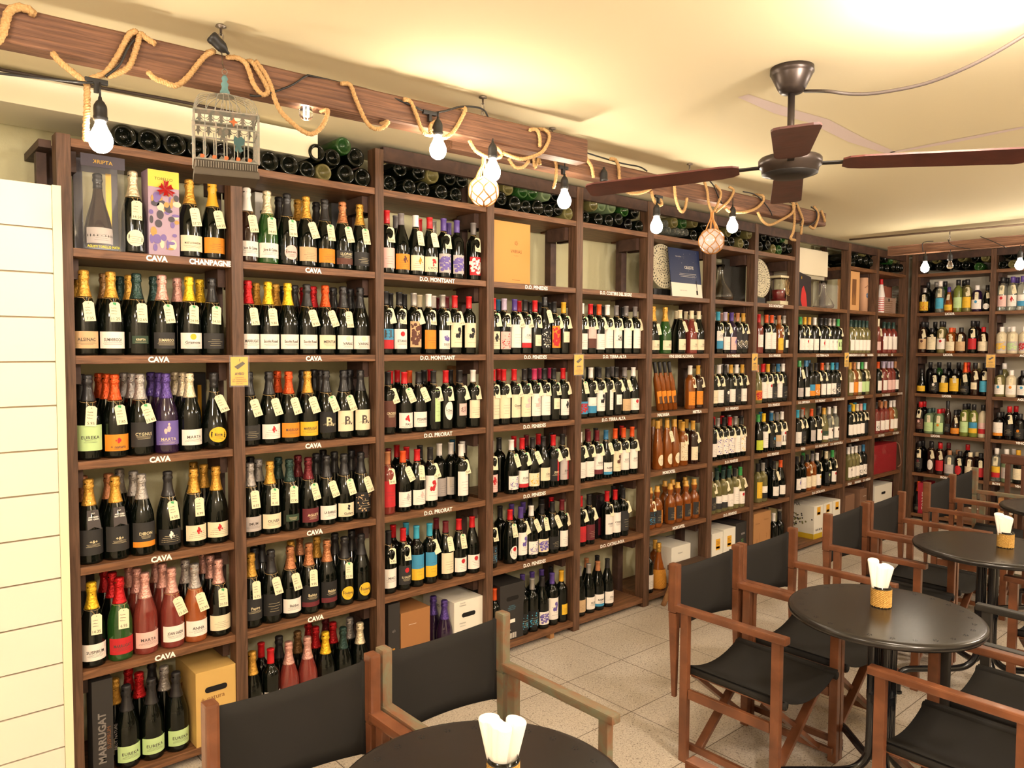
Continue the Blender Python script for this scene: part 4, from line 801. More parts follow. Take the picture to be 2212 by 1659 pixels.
t, w, h = carton('wine_carton', 'black carton with grey vertical lettering, leftmost bay bottom shelf', 'carton', 0, 6, 186, 246, 1478, .02, .085, CARDK, [(PGY, [('t', 'MARRUGAT', .032, .15, .026, PI/2, .28, .03)]), (PB, [('t', 'SUSPIRUM', .055, .145, .014, PI/2, .22)]), (mat('print_dgrey', '#5e5855', .6), [('t', 'BRUT NATURE', .078, .14, .011, PI/2, .2)])])
t, w, h = carton('wine_carton', 'yellowish kraft carton with handle hole and leaf print, leftmost bay bottom shelf', 'carton', 0, 6, 424, 514, 1456, .0, .25, mat('kraft_yellow', '#c8a35c', .8), [(PB, [('t', '+ natura', .068, .19, .020, .04, .1)])], side=[(PB, [('o', .05, .17, .03, .04), ('p', [(.02, .19), (.05, .25), (.06, .20), (.09, .22), (.075, .16), (.08, .11), (.05, .13), (.03, .12)])])], handle=True)
carton('gift_box', 'white gift box with black crest behind bottles, second bay first shelf', 'gift box', 1, 1, 552, 574, 410, .29, .06, CARDW, [(PK, [('o', .03, .26, .008, .010), ('t', 'ESSENTIAL', .03, .21, .006), ('t', 'XAREL-LO', .03, .19, .005)])])
carton('gift_box', 'black gift box behind bottles, second bay first shelf', 'gift box', 1, 1, 717, 737, 435, .29, .06, CARDK, [(PGY, [('o', .035, .22, .006, .008)])])
carton('gift_box', 'brown gift box behind bottles, second bay first shelf', 'gift box', 1, 1, 758, 770, 470, .29, .06, mat('box_brown', '#6b4434', .6), [(PG, [('o', .015, .2, .007, .01)])])
carton('wine_carton', 'kraft carton standing behind bottles, third bay third shelf', 'carton', 2, 3, 985, 1022, 790, .29, .05, CARD)
t, w, h = carton('wine_carton', 'black carton with gold script on bottom shelf, third bay', 'carton', 2, 6, 836, 864, 1308, .02, .28, CARDK, [(mat('print_amber', '#c98f2f', .6), [('t', 'Marques', .03, .11, .02, PI/2, .15, .02)]), (PGY, [('t', '40', .03, .24, .014, .2)])])
t, w, h = carton('wine_carton', 'orange-brown carton with white script on bottom shelf, third bay', 'carton', 2, 6, 866, 929, 1326, .02, .28, mat('kraft_orange', '#9c6a3c', .7), [(PW, [('t', 'Madame de', .06, .135, .007, .06), ('t', 'SEVIGNE', .06, .108, .0135, .06, .1, .02), ('r', .045, .09, .25, .2515)])])
t, w, h = carton('wine_carton', 'white carton with handle hole on bottom shelf, third bay', 'carton', 2, 6, 981, 1044, 1303, .02, .28, CARDW, [(PK, [('t', 'CLOS DE', .055, .285, .006), ('t', 'TORRIBAS', .055, .272, .007), ('t', 'CRIANZA', .055, .18, .007), ('t', 'TEMPRANILLO', .055, .165, .004)])], side=[(PR, [('o', .08, .12, .035, .035)]), (PK, [('t', 'PINORD', .12, .25, .013)])], handle=True)
t, w, h = carton('gift_box', 'orange presentation box with small sun emblem, fourth bay first shelf', 'gift box', 3, 1, 1066, 1145, 474, .04, .09, mat('box_orange', '#cf8d45', .6), [(PB, [('t', 'VARIAS', .16, .175, .018, 0, .11), ('t', 'COL.LECCIO', .16, .152, .004), ('r', .13, .19, .02, .022)]+[('p', [(.16+.004*math.cos(a-.2), .22+.004*math.sin(a-.2)), (.16+.013*math.cos(a-.12), .22+.013*math.sin(a-.12)), (.16+.013*math.cos(a+.12), .22+.013*math.sin(a+.12)), (.16+.004*math.cos(a+.2), .22+.004*math.sin(a+.2))]) for a in [k*PI/4 for k in range(8)]])])
t, w, h = carton('wine_carton', 'tall black carton with barcode and handle hole, fourth bay bottom shelf', 'carton', 3, 6, 1080, 1133, 1268, .03, .25, CARDK, [(mat('print_cyan', '#4f8fa6', .6), [('t', 'NIT NEGRE', .085, .19, .006), ('t', 'WHEN OTHERS', .085, .18, .006), ('t', 'WATCH OUT', .085, .17, .006)]), (PW, [('r', .03, .11, .095, .115)]+[('r', .03+.006*k, .03+.006*k+(.0035 if k % 3 else .002), .008, .038) for k in range(15)]+[('t', 'VINO D.O.', .06, .055, .006)])], handle=True)
carton('gift_box', 'glossy black gift box between bottles, fifth bay fifth shelf', 'gift box', 4, 5, 1288, 1306, 1070, .10, .07, mat('card_gloss_black', '#1d1718', .25, coat=.4), [(mat('print_maroon', '#6b1f29', .5), [('r', .02, .06, .02, .13)])])
t, w, h = carton('wine_carton', 'white carton with green vineyard drawing behind the stool, sixth bay bottom shelf', 'carton', 5, 6, 1450, 1491, 1184, .06, .27, CARDW, [(PGN, [('o', .05+.012*k, .07+.012*math.sin(k*1.3)+.005*k, .012, .010) for k in range(9)]), (PK, [('t', 'PENEDES', .1, .2, .009)])], side=[(PK, [('t', 'Gran Caus', .09, .24, .012), ('t', 'de BLANCA', .17, .13, .009)])])
carton('wine_carton', 'grey carton with dark berry print at the back, sixth bay bottom shelf', 'carton', 5, 6, 1480, 1508, 1150, .335, .02, mat('card_grey', '#aaa39a', .7), [(PK, [('t', 'CAMINA', .06, .26, .012)]+[('o', rn.uniform(.01, .09), rn.uniform(.05, .18), .006, .006) for _ in range(12)])])
for n_, (ua, ub, vt) in enumerate(((1537, 1561, 1155), (1562, 1588, 1145))):
    carton('wine_carton', 'white carton with square orange label, %s of two, seventh bay bottom shelf' % ('left' if n_ == 0 else 'right'), 'carton', 6, 6, ua, ub, vt, .02, .33, CARDW, [(POR, [('r', .05, .105, .16, .24)]), (PB, [('r', .055, .098, .17, .185), ('r', .058, .098, .20, .203), ('r', .058, .098, .21, .213), ('r', .058, .098, .22, .223)])], group='white cartons in the seventh bay')
carton('wine_carton', 'charcoal carton with green print, seventh bay bottom shelf', 'carton', 6, 6, 1589, 1613, 1132, .02, .33, CARDK, [(PGN, [('r', .07, .10, .14+.014*k, .147+.014*k) for k in range(4)]), (PGY, [('r', .07, .12, .22, .235)])])
carton('wine_carton', 'brown kraft carton with curved lines, eighth bay bottom shelf', 'carton', 7, 6, 1627, 1664, 1112, .02, .33, CARD, [(PB, [('t', 'Gramona', .06, .27, .012), ('t', 'Gramona', .18, .29, .012), ('t', 'VINS', .05, .13, .014, PI/2), ('t', 'VINS', .19, .16, .014, PI/2), ('r', .09, .093, .02, .19), ('r', .23, .233, .02, .2)])])
carton('wine_carton', 'pale grey carton at the back, eighth bay bottom shelf', 'carton', 7, 6, 1660, 1692, 1097, .33, .02, mat('card_grey', '#aaa39a', .7))
for n_, (ua, ub, vt) in enumerate(((1758, 1777, 1095), (1778, 1797, 1089), (1798, 1817, 1083))):
    sd = [(PK, [('t', 'CAMINA', .13, .285, .028)]+[('o', .16+.075*rn.gauss(0, 1)*.8, .155+rn.uniform(-.055, .055), .0065, .0065) for _ in range(26)]), (mat('print_olive', '#7a7440', .7), [('o', .16+.07*rn.gauss(0, 1)*.8, .15+rn.uniform(-.055, .055), .008, .008) for _ in range(22)]), (mat('print_mustard', '#c6a420', .6), [('r', .0, .329, .001, .045)])] if n_ == 0 else ()
    carton('wine_carton', 'white carton with orange sticker, %s, ninth bay bottom shelf' % ['nearest of three', 'middle of three', 'farthest of three'][n_], 'carton', 8, 6, ua, ub, vt, .015, .33, CARDW, [(POR, [('r', .05, .11, .2, .27)]), (PB, [('r', .055, .105, .205, .225)]), (mat('print_mustard', '#c6a420', .6), [('r', 0, .15 if n_ == 0 else .02, .001, .045)]), (PK, [('o', .04+.03*k, .075, .008, .01) for k in range(4)])], side=sd, group='white cartons in the ninth bay')
carton('wine_carton', 'small brown carton at left, tenth bay bottom shelf', 'carton', 9, 6, 1825, 1845, 1072, .02, .25, mat('card_brown', '#7c5a44', .8), [(PW, [('t', 'RIOJA VEGA', .06, .09, .014)])])
carton('wine_carton', 'large brown carton at right, tenth bay bottom shelf', 'carton', 9, 6, 1857, 1877, 1058, .02, .30, mat('card_brown', '#7c5a44', .8), [(PW, [('r', .06, .12, .25, .253)])])
carton('gift_box', 'kraft gift box with straw filled window, tenth bay first shelf', 'gift box', 9, 1, 1837, 1856, 583, .03, .12, mat('kraft_light', '#c99660', .7), [(mat('straw_dark', '#6b4526', .9), [('r', .03, .11, .05, .28)]), (mat('straw', '#a8743c', .9), [('r', .035+.004*k, .037+.004*k, .05, .10+.012*(k % 7)) for k in range(18)])])
carton('gift_box', 'small checked hamper box with clasp, eleventh bay first shelf', 'gift box', 10, 1, 1911, 1935, 642, .03, .12, mat('box_check_small', '#9b7d6b', .7), [(PB, [('r', .01+.014*i, .016+.014*i, .01+.02*j, .018+.02*j) for i in range(12) for j in range(6)]), (PK, [('r', .08, .11, .11, .14)])])
carton('gift_box', 'large red checked hamper box with tag, eleventh bay first shelf', 'gift box', 10, 1, 1926, 1960, 619, .17, .16, mat('box_check_large', '#9c5a44', .7), [(mat('print_darkred', '#6d2e26', .7), [('p', [(.01+.02*i, .01+.03*j), (.022+.02*i, .02+.03*j), (.022+.02*i, .03+.03*j), (.01+.02*i, .02+.03*j)]) for i in range(18) for j in range(8)]), (TAG, [('r', .08, .11, .13, .18)])])
carton('gift_box', 'black presentation box behind rose wine, eleventh bay second shelf', 'gift box', 10, 2, 1922, 1961, 692, .29, .06, CARDK, [(PGY, [('t', 'VINO', .05, .28, .012)])])
t, w, h = carton('gift_bag', 'red glitter carrier box, eleventh bay fifth shelf', 'gift bag', 10, 5, 1887, 1936, 964, .03, .14, mat('red_glitter', '#a01f28', .35, coat=.3, bump=(1., 160)))
bm = bm_new(); tube(bm, spline([(w-.02, .03, h-.005), (w+.005, -.015, h-.02), (w+.015, -.03, h-.12), (w+.01, -.04, .06), (w-.01, -.02, .03)], 8), .006, 6); link('rope_handle', finish(bm, 'rope_handle', True), mat('cord_brown', '#7a5a46', .9), t)
carton('wine_carton', 'white carton with open flap and handle hole, eleventh bay bottom shelf', 'carton', 10, 6, 1888, 1926, 1052, .02, .2, CARDW, handle=True)
carton('wine_carton', 'bright red carton beside corner post, eleventh bay bottom shelf', 'carton', 10, 6, 1929, 1951, 1040, .1, .24, mat('card_red', '#a31d33', .5))
carton('wine_carton', 'tall red carton with vertical white lettering, far wall bottom shelf', 'carton', 11, 6, 1982, 1999, 1042, .02, .24, mat('card_red', '#a31d33', .5), [(PW, [('t', 'TORRES', .055, .13, .035, PI/2, .2)])])
for n_, (bb, ua, ub, vt, mm) in enumerate(((11, 2003, 2030, 1050, CARDK), (11, 2040, 2078, 1075, CARD), (11, 2082, 2120, 1085, mat('card_brown', '#7c5a44', .8)), (12, 2155, 2185, 1075, CARD), (12, 2190, 2225, 1080, mat('card_brown', '#7c5a44', .8)))):
    carton('wine_carton', ['black carton', 'kraft carton', 'brown carton', 'kraft carton in the outer bay', 'brown carton in the outer bay'][n_]+' behind chairs on far wall bottom shelf', 'carton', bb, 6, ua, ub, vt, .03, .28, mm, [(PW, [('r', .04, .12, .12, .13)])])

# poster, discs, lantern, carafes, cooler box
x0, x1 = solve_x(1453, .03, 2.2), solve_x(1518, .03, 2.1); z1_ = ZS[1]
t = thing('poster_board', 'leaning dark blue poster with white lower edge, sixth bay first shelf', 'poster', (x0, .03, z1_+.001), (-.12, 0, 0)); w = x1-x0
link('board', boxmesh('board', 0, w, 0, .004, 0, .33), mat('poster_blue', '#1d2b50', .35), t)
link('white_panel', deco_mesh([('r', 0, w, 0, .095)], 0), mat('poster_white', '#e8ddcb', .5), t)
link('print', deco_mesh([('t', 'CELESTE', w*.62, .205, .020, 0, w*.6, .01), ('t', 'PAGO DEL CIELO', w*.3, .275, .006), ('r', w*.3, w*.85, .16, .1615), ('r', w*.28, w*.8, .15, .1515), ('r', w*.32, w*.82, .14, .1415)]+[('o', rn.uniform(.3, .9)*w, rn.uniform(.12, .31), .0012, .0012) for _ in range(22)], -.0002), PW, t)
link('print', deco_mesh([('t', 'nuestro vino, origen', w*.38, .045, .007), ('r', w*.8, w*.86, .02, .05), ('r', w*.82, w*.84, .05, .12)], -.0002), PK, t)
def disc_thing(u, r, bay, label, y):
    z = ZS[1]; x = solve_x(u, y, z+.2)
    t = thing('decor_plate', label, 'plate', (x, y, z+.002), (0, 0, 0))
    cz = r+.05; bm = bm_new(); lathe(bm, [(0, -.004), (r*.98, -.004), (r, 0), (r*.98, .004), (0, .004)], 48); me = finish(bm, 'plate')
    o = link('plate', me, mat('plate_pale', '#cfc4a4', .6), t, loc=(0, 0, cz), rot=(PI/2-.1, 0, 0))
    bm = bm_new()
    for rr, n, w_, hh in ((.95, 44, .35, .06), (.80, 30, .5, .05), (.68, 40, .25, .035), (.56, 60, .95, .012), (.46, 24, .5, .04), (.34, 18, .5, .04), (.22, 12, .6, .04), (.1, 8, .5, .03)):
        for k in range(n):
            if rn.random() < .12: continue
            a0 = 2*PI*k/n; a1 = a0+2*PI/n*w_; r0_, r1_ = r*(rr-hh*1.35), r*rr
            bm.faces.new([bm.verts.new((q*math.cos(a), q*math.sin(a), .0048)) for q, a in ((r0_, a0), (r1_, a0), (r1_, a1), (r0_, a1))])
    link('pattern', finish(bm, 'pattern'), mat('plate_dark', '#3a332e', .7), o)
    bm = bm_new(); box(bm, -.09, .09, .0, .012, 0, .05, .004); box(bm, -.06, .06, -.02, .06, 0, .012, .003); link('stand', finish(bm, 'stand'), BLACK, t)
disc_thing(1432, .15, 5, 'round pale decor plate with dark ring pattern, sixth bay first shelf', .10)
disc_thing(1641, .15, 7, 'half hidden round decor plate with ring pattern, eighth bay first shelf', .10)
def carafe(u, y, z, label, s=1., back=False):
    bm = bm_new(); P = [(0, .003), (.05, 0), (.085, .006), (.09, .03), (.07, .07), (.035, .12), (.022, .16), (.02, .2), (.03, .245), (.0285, .245), (.0185, .2), (.0205, .16), (.033, .12), (.068, .07), (.087, .03), (.08, .009), (0, .008)]
    lathe(bm, [(r*s, h*s) for r, h in P], 28); o = link('glass_carafe', finish(bm, 'carafe', True), GLASSC, loc=(solve_x(u, y, z+.15), y, z+.0005)); tag(o, label, 'carafe')
carafe(1556, .08, ZS[1], 'clear glass carafe in front of dark glitter board, seventh bay first shelf', 1.05)
x0, x1 = solve_x(1563, .19, 2.2), solve_x(1611, .19, 2.2)
tag(link('glitter_board', boxmesh('glitter_board', x0, x1, .19, .21, ZS[1]+.0005, ZS[1]+.33, .003), mat('glitter_black', '#3a3833', .3, coat=.5, bump=(1., 220))), 'dark glittery board standing behind the carafe, seventh bay first shelf', 'board')
xl = solve_x(1682, .11, 2.2)
t = thing('lantern', 'cream wire lantern with red candle in glass jar, eighth bay first shelf', 'lantern', (xl, .11, ZS[1]))
CRM = mat('cream_metal', '#d6c9a4', .5)
bm = bm_new(); box(bm, -.075, .075, -.06, .06, .0005, .035, .004); link('base', finish(bm, 'base'), CRM, t)
bm = bm_new(); lathe(bm, [(0, .036), (.055, .036), (.06, .05), (.06, .2), (.05, .215), (.047, .215), (.056, .198), (.056, .052), (0, .04)], 24); link('jar', finish(bm, 'jar', True), GLASSC, t)
bm = bm_new(); lathe(bm, [(0, .042), (.052, .042), (.052, .12), (0, .122)], 20); link('candle', finish(bm, 'candle', True), mat('candle_red', '#8d1f22', .4), t)
bm = bm_new(); box(bm, -.078, .078, -.062, .062, .218, .236, .003)
link('rim', finish(bm, 'rim'), CRM, t)
bm = bm_new()
for k in range(5): tube(bm, spline([(-.07+.03*k, -.064, .21), (-.03+.02*k, -.072, .13-.01*k), (.03-.01*k, -.07, .10), (.07-.02*k, -.064, .20)], 6), .0012, 5)
link('twine', finish(bm, 'twine'), TWINE, t)
bm = bm_new(); tube(bm, spline([(.078, 0, .225), (.1, -.02, .13), (.09, -.03, .05), (.06, -.06, .02)], 6), .002, 5); link('handle', finish(bm, 'handle'), CRM, t)
# cooler and gift items in the ninth bay
z = ZS[1]; x0, x1 = BAYS[8][0]+.002, solve_x(1789, .08, 2.4)
t = thing('air_conditioner', 'cream wall air conditioner at the top of the ninth bay', 'air conditioner', (x0, .08, 2.235)); w = x1-x0
link('casing', boxmesh('casing', 0, w, 0, .275, .06, .275, .012), mat('ac_cream', '#d8ccb2', .5), t)
link('louvre', boxmesh('louvre', .02, w-.02, .02, .26, .03, .0595, .004), mat('ac_louvre', '#a59b86', .5), t)
bm = bm_new()
for k in range(5): tube(bm, spline([(w+.01+.02*k, .12, .30), (w+.03+.03*k, .1, .26), (w+.05+.03*k, .14, .20)], 6), .012, 8)
tag(link('insulated_pipes', finish(bm, 'pipes', True), mat('foil_wrap', '#c9c2b4', .35, metal=.6), loc=t.location), 'bundle of foil wrapped pipes beside the air conditioner, ninth bay', 'pipe')
xa, xb = solve_x(1729, .03, 2.2), solve_x(1756, .03, 2.2)
t = thing('leaflet', 'leaning dark leaflet with red bottle picture, ninth bay first shelf', 'leaflet', (xa, .04, z+.001), (-.1, .16, 0))
link('card', boxmesh('card', 0, xb-xa, 0, .002, 0, .29), mat('leaflet_dark', '#2c2529', .4), t)
link('print', deco_mesh([('p', [(.06, .0), (.03, .06), (.05, .16), (.08, .19), (.12, .13), (.14, .02)])], 0), PR, t)
link('print', deco_mesh([('o', .045, .25, .008, .012)], 0), PG, t)
carafe(1779, .09, z, 'clear glass carafe inside acetate box, ninth bay first shelf', .98)
xa, xb = solve_x(1768, .02, 2.2), solve_x(1806, .02, 2.2)
bm = bm_new(); box(bm, xa, xb, .0, .2, z+.0005, z+.2); tag(link('acetate_box', finish(bm, 'acetate_box'), mat('acetate', '#ffffff', .05, alpha=.06, spec=.5)), 'clear acetate box around a carafe, ninth bay first shelf', 'box')
for u, d in ((1864, 'left'), (1878, 'right')):
    x = solve_x(u, .09, 2.2); bm = bm_new(); lathe(bm, [(0, 0), (.042, 0), (.042, .31), (.039, .314), (0, .314)], 28)
    t = thing('gift_tube', 'pinkish kraft gift tube with blue seal, %s of two, tenth bay' % d, 'gift tube', (x, .09, z+.0005), group='gift tubes in the tenth bay')
    link('tube', finish(bm, 'tube', True), mat('kraft_pink', '#c99a78', .7), t)
    bm = bm_new(); cf = lambda X, Z: (.0427*math.sin(X/.042), -.0427*math.cos(X/.042), Z)
    cc = bm.verts.new(cf(0, .15)); rr = [bm.verts.new(cf(.02*math.cos(2*PI*k/16), .15+.022*math.sin(2*PI*k/16))) for k in range(16)]
    for k in range(16): bm.faces.new([cc, rr[k], rr[(k+1) % 16]])
    link('seal', finish(bm, 'seal'), mat('seal_blue', '#43698c', .6), t)
    bm = bm_new(); tube(bm, spline([(-.03, -.032, .22), (0, -.045, .24), (.03, -.033, .2)], 5), .0025, 5); link('cord', finish(bm, 'cord'), mat('cord_brown', '#7a5a46', .9), t)
x = solve_x(1903, .07, 2.2)
o = link('wine_bottle', bottle_mesh('f'), mat('bottle_white', '#e6ddd6', .3, coat=.3), loc=(x, .07, z)); tag(o, 'white bottle with red horizontal stripes and red cap, eleventh bay first shelf', 'bottle')
link('capsule', cap_mesh('f'), capmat('R', 'f'), o)
bm = bm_new()
for k in range(8): patch(bm, 'f', -.11, .11, .02+.017*k, .027+.017*k, .0005, nx=20, nz=1)
link('stripes', finish(bm, 'stripes'), PR, o)
# leaning bottles of the malvasia display
rn2 = random.Random(4)
for k in range(4):
    x = solve_x(1413+10.5*k, .05, ZS[3]+.33); xb = x+.068
    tl = math.atan2(x-xb, .325)
    o = link('slim_bottle', bottle_mesh('l'), GL['a'], loc=(xb, .05, ZS[3]+.009), rot=(0, tl, 0)); o.scale = (.78, .78, 1)
    tag(o, 'leaning slim amber bottle with orange label, %s, sixth bay third shelf' % ['first from left', 'second from left', 'third from left', 'rightmost'][k], 'bottle', 'leaning malvasia bottles')
    link('capsule', cap_mesh('l'), capmat('k', 'l'), o)
    lo = link('label', label_mesh('l', 'v'), lmat('o'), o); link('label', label_mesh('l', 's'), lmat('b'), o)
# wicker basket round the bulbous amber bottle
for o in [q for q in D.objects if q.get('label', '').startswith('gold-capped bulbous') and 'sixth bay' in q.get('label', '')]:
    o['label'] = 'amber bottle in yellow woven basket, gold cap, beside the stool, sixth bay'
    bm = bm_new(); n = 40; prev = None
    for j in range(15):
        zz = .012+.125*j/14; rr = radius_at('x', zz*1000)/1000+.002; ring = [bm.verts.new(((rr+.0018*((i+j) % 2))*math.cos(2*PI*i/n), (rr+.0018*((i+j) % 2))*math.sin(2*PI*i/n), zz)) for i in range(n)]
        if prev:
            for i in range(n): bm.faces.new([prev[i], prev[(i+1) % n], ring[(i+1) % n], ring[i]])
        prev = ring
    link('woven_basket', finish(bm, 'woven_basket'), mat('basket_yellow', '#c8872a', .8, bump=(.5, 200)), o)
# yellow camera notices
def notice(c0, c1, v0, v1, lab, back=False):
    if back: p0, p1 = at(c0, v0, 0, XB-.008), at(c1, v1, 0, XB-.008); w = abs(p1.y-p0.y)
    else: p0, p1 = at(c0, v0, 1, -.008), at(c1, v1, 1, -.008); w = abs(p1.x-p0.x)
    h = abs(p0.z-p1.z); t = thing('camera_notice', lab, 'sign', (p0.x, p0.y, p1.z), (0, 0, -PI/2 if back else 0), 'yellow camera notices')
    link('panel', boxmesh('panel', 0, w, 0, .0015, 0, h), mat('notice_yellow', '#e0ab14', .5), t)
    bm = bm_new(); box(bm, -.006, w+.006, -.001, -.0004, -.006, h+.006); link('sleeve', finish(bm, 'sleeve'), mat('acetate', '#ffffff', .05, alpha=.06, spec=.5), t)
    link('print', deco_mesh([('t', 'AVISO', w/2, h*.41, h*.085, 0, w*.85, .04), ('p', [(w*.2, h*.66), (w*.7, h*.84), (w*.84, h*.76), (w*.4, h*.56)]), ('r', w*.5, w*.53, h*.84, h*.93), ('t', 'CAMARAS', w/2, h*.28, h*.05, 0, w*.75), ('t', 'DE VIGILANCIA', w/2, h*.21, h*.05, 0, w*.85), ('t', 'EN GRABACION', w/2, h*.14, h*.05, 0, w*.85), ('t', 'LAS 24H', w/2, h*.07, h*.05, 0, w*.75)], -.0001), mat('notice_grey', '#57503c', .6), t)
notice(498, 536, 771, 832, 'yellow camera notice in clear sleeve on post right of leftmost bay')
notice(1241, 1260, 766, 809, 'yellow camera notice on post right of fourth bay')
notice(1625, 1636, 764, 800, 'yellow camera notice on post right of seventh bay')
notice(1825, 1833, 762, 792, 'yellow camera notice on post right of ninth bay')
notice(2131, 2149, 766, 794, 'yellow camera notice on far wall shelving post', True)
# ------------------------------------------------------------------ duct, slat wall, ceiling cable
tag(link('ceiling_duct', boxmesh('duct', -1.6, solve_x(687, .03, 2.5), .03, .345, 2.496, 2.603, .004), DUCT), 'long white boxed duct under the ceiling above the two leftmost bays', 'duct')
bm = bm_new(); tube(bm, spline([at(0, 150, 1, .0), at(60, 161, 1, .0), at(220, 190, 1, .0), at(387, 219, 1, .0), at(560, 255, 1, .0)], 6), .006, 6)
tag(link('cable', finish(bm, 'cable', True), mat('cable_brown', '#33261e', .6)), 'thin dark cable lying along the top edge of the white duct', 'cable')
bm = bm_new(); tube(bm, [at(1835, 518, 2, CEIL-.008), at(2000, 503, 2, CEIL-.008), at(2300, 477, 2, CEIL-.008)], .0075, 6)
tag(link('cable', finish(bm, 'cable', True), mat('cable_tan', '#6b5644', .6)), 'dark cable running across the ceiling near the far wall', 'cable')
t = thing('slat_panel', 'cream slatted display wall panel at the left edge', 'wall panel', (-1.58, -.06, 0))
xr = .557+1.58; zt = 2.219; z = zt
bm = bm_new(); box(bm, 0, xr-.028, .012, .025, .0005, zt); link('groove_strip', finish(bm, 'groove'), SLATG, t)
while z > .01:
    z0 = max(z-.1455, .001); link('slat', boxmesh('slat', 0, xr-.028, 0, .0118, z0, z, .0015), SLAT, t); z -= .151
link('edge_trim', boxmesh('edge_trim', xr-.0275, xr, -.004, .028, .0005, zt+.002, .002), mat('trim_pale', '#dcdcb8', .5), t)

# ------------------------------------------------------------------ hanging beams
def plane_pt(u, v, A, B, off=0.):
    """where the ray of pixel u, v meets the upright plane through A, B moved off metres towards the room"""
    A = Vector((A[0], A[1], 0)); B = Vector((B[0], B[1], 0)); d = (B-A).normalized(); n = Vector((d.y, -d.x, 0))
    A = A+n*off; r = F_+R_*((u-IW/2)/FPX)-U_*((v-IH/2)/FPX); k = (A-CAM).dot(n)/r.dot(n); return CAM+r*k, n
def beam(A, B, z0, z1, dep, label, cat='beam'):
    A = Vector((A[0], A[1], 0)); B = Vector((B[0], B[1], 0)); L_ = (B-A).length; d = (B-A).normalized()
    bm = bm_new(); n_ = 40; rnd = random.Random(int(L_*100)); prev = None; rings = []
    for i in range(n_+1):
        x = L_*i/n_; j = [rnd.uniform(-.0007, .0007) for _ in range(8)]; c = .006; h = z1-z0
        rings.append([bm.verts.new((x, y+j[k], z+j[k])) for k, (y, z) in enumerate(((c, 0), (dep-c, 0), (dep, c), (dep, h-c), (dep-c, h), (c, h), (0, h-c), (0, c)))])
    for a, b in zip(rings, rings[1:]):
        for k in range(8): bm.faces.new([a[k], b[k], b[(k+1) % 8], a[(k+1) % 8]])
    bm.faces.new(rings[0]); bm.faces.new(rings[-1][::-1]); bmesh.ops.recalc_face_normals(bm, faces=bm.faces)
    o = link('ceiling_beam', finish(bm, 'beam'), BEAM, loc=(A.x, A.y, z0), rot=(0, 0, math.atan2(d.y, d.x))); return tag(o, label, cat)
B1 = ((.02, -.70), (2.33, -.86)); B2 = ((1.78, -.66), (4.64, -.745)); B3 = ((6.30, -.44), (6.38, -2.4))
beam(B1[0], B1[1], 2.447, 2.542, .075, 'long rough brown beam hung from the ceiling, nearest the camera')
beam(B2[0], B2[1], 2.447, 2.53, .07, 'second rough brown beam hung from the ceiling, below the fan')
beam((6.38, -2.4), (6.30, -.44), 2.43, 2.50, -.07, 'orange brown beam hung in front of the far wall shelving')
def hook(u, v, zb, label, yfix=None):
    p = at(u, v, 2, CEIL); t = thing('ceiling_hook', label, 'hook', (p.x, p.y, CEIL), group='ceiling hooks holding the beams')
    bm = bm_new(); lathe(bm, [(0, -.001), (.014, -.002), (.016, -.006), (.004, -.009), (.003, -.03), (0, -.03)], 14); link('hook_plate', finish(bm, 'hook_plate', True), STEEL, t)
    z = -.028; k = 0
    while z > zb-CEIL+.004:
        L_ = .03; bm = bm_new(); a = PI/2*(k % 2)
        tube(bm, [(.006*math.cos(q)*math.cos(a), .006*math.cos(q)*math.sin(a), z-.012+(.009 if math.sin(q) > 0 else -.009)+.006*math.sin(q)) for q in [2*PI*i/14 for i in range(14)]], .0018, 6, closed=True)
        link('chain_link', finish(bm, 'chain_link', True), STEEL, t); z -= .0245; k += 1
hook(477, 54, 2.545, 'ceiling hook and chain above the birdcage'); hook(1043, 208, 2.545, 'ceiling hook and chain above the nearest glass float')
hook(1193, 276, 2.53, 'ceiling hook and chain near the right end of the first beam'); hook(1490, 353, 2.53, 'ceiling hook and chain behind the left fan blade')
hook(2052, 498, 2.505, 'ceiling hook and chain above the far wall beam')

def rope_path(B, pts, off=.012):
    out = []
    for q in pts:
        if q == 'T': p = out[-1]+Vector((0, .06, .012)); out.append(p); continue
        if q == 't': out.append(None); continue
        if q == 'U': out.append(out[-1]+Vector((0, .05, .01))); continue
        u, v = q[0], q[1]; p, n = plane_pt(u, v, B[0], B[1], q[2] if len(q) > 2 else off); out.append(p)
    return out
def ropes(B, label, paths, r=.0075, cat='rope'):
    bm = bm_new(); r *= 1.1
    for pth in paths:
        p = rope_path(B, pth); rope(bm, p, r, n=8)
    o = link('hemp_rope', finish(bm, 'rope', True), ROPE); return tag(o, label, cat)
ropes(B1, 'thick hemp rope looped over the left end of the first beam', [[(-15, 100), (5, 73), (18, 28), (36, 16), (55, 18), (70, 27), 'T']], .0105)
ropes(B1, 'hemp rope hanging beside the big lit bulb at left', [[(113, 114), (128, 132), (152, 152), (177, 172), (187, 182), (188, 225), (186, 265), (185, 306)]], .0085)
ropes(B1, 'knotted double hemp rope over the first beam above the big lit bulb', [[(196, 170), (228, 157), (252, 125), (268, 95), (280, 74), (292, 68), 'T'], [(232, 165), (243, 162), (268, 152), (282, 138), (293, 108), (300, 84), (302, 72), (318, 84), (337, 96)]], .008)
ropes(B1, 'hemp rope swag under the first beam left of the birdcage', [[(319, 155), (335, 170), (354, 177), (380, 185), (405, 167), (425, 142), (443, 121), (461, 111), 'T']], .0078)
ropes(B1, 'hemp rope wrapped round the first beam right of the birdcage', [[(490, 124), (512, 125), (530, 136), (539, 156), (548, 182), (566, 204), (579, 198), (571, 177), (556, 152), (543, 133), 'T'], [(552, 132), (571, 157), (585, 186), (594, 215), (606, 240), (623, 258), (652, 282), (676, 289), (697, 271), (708, 240), 'U']], .0075)
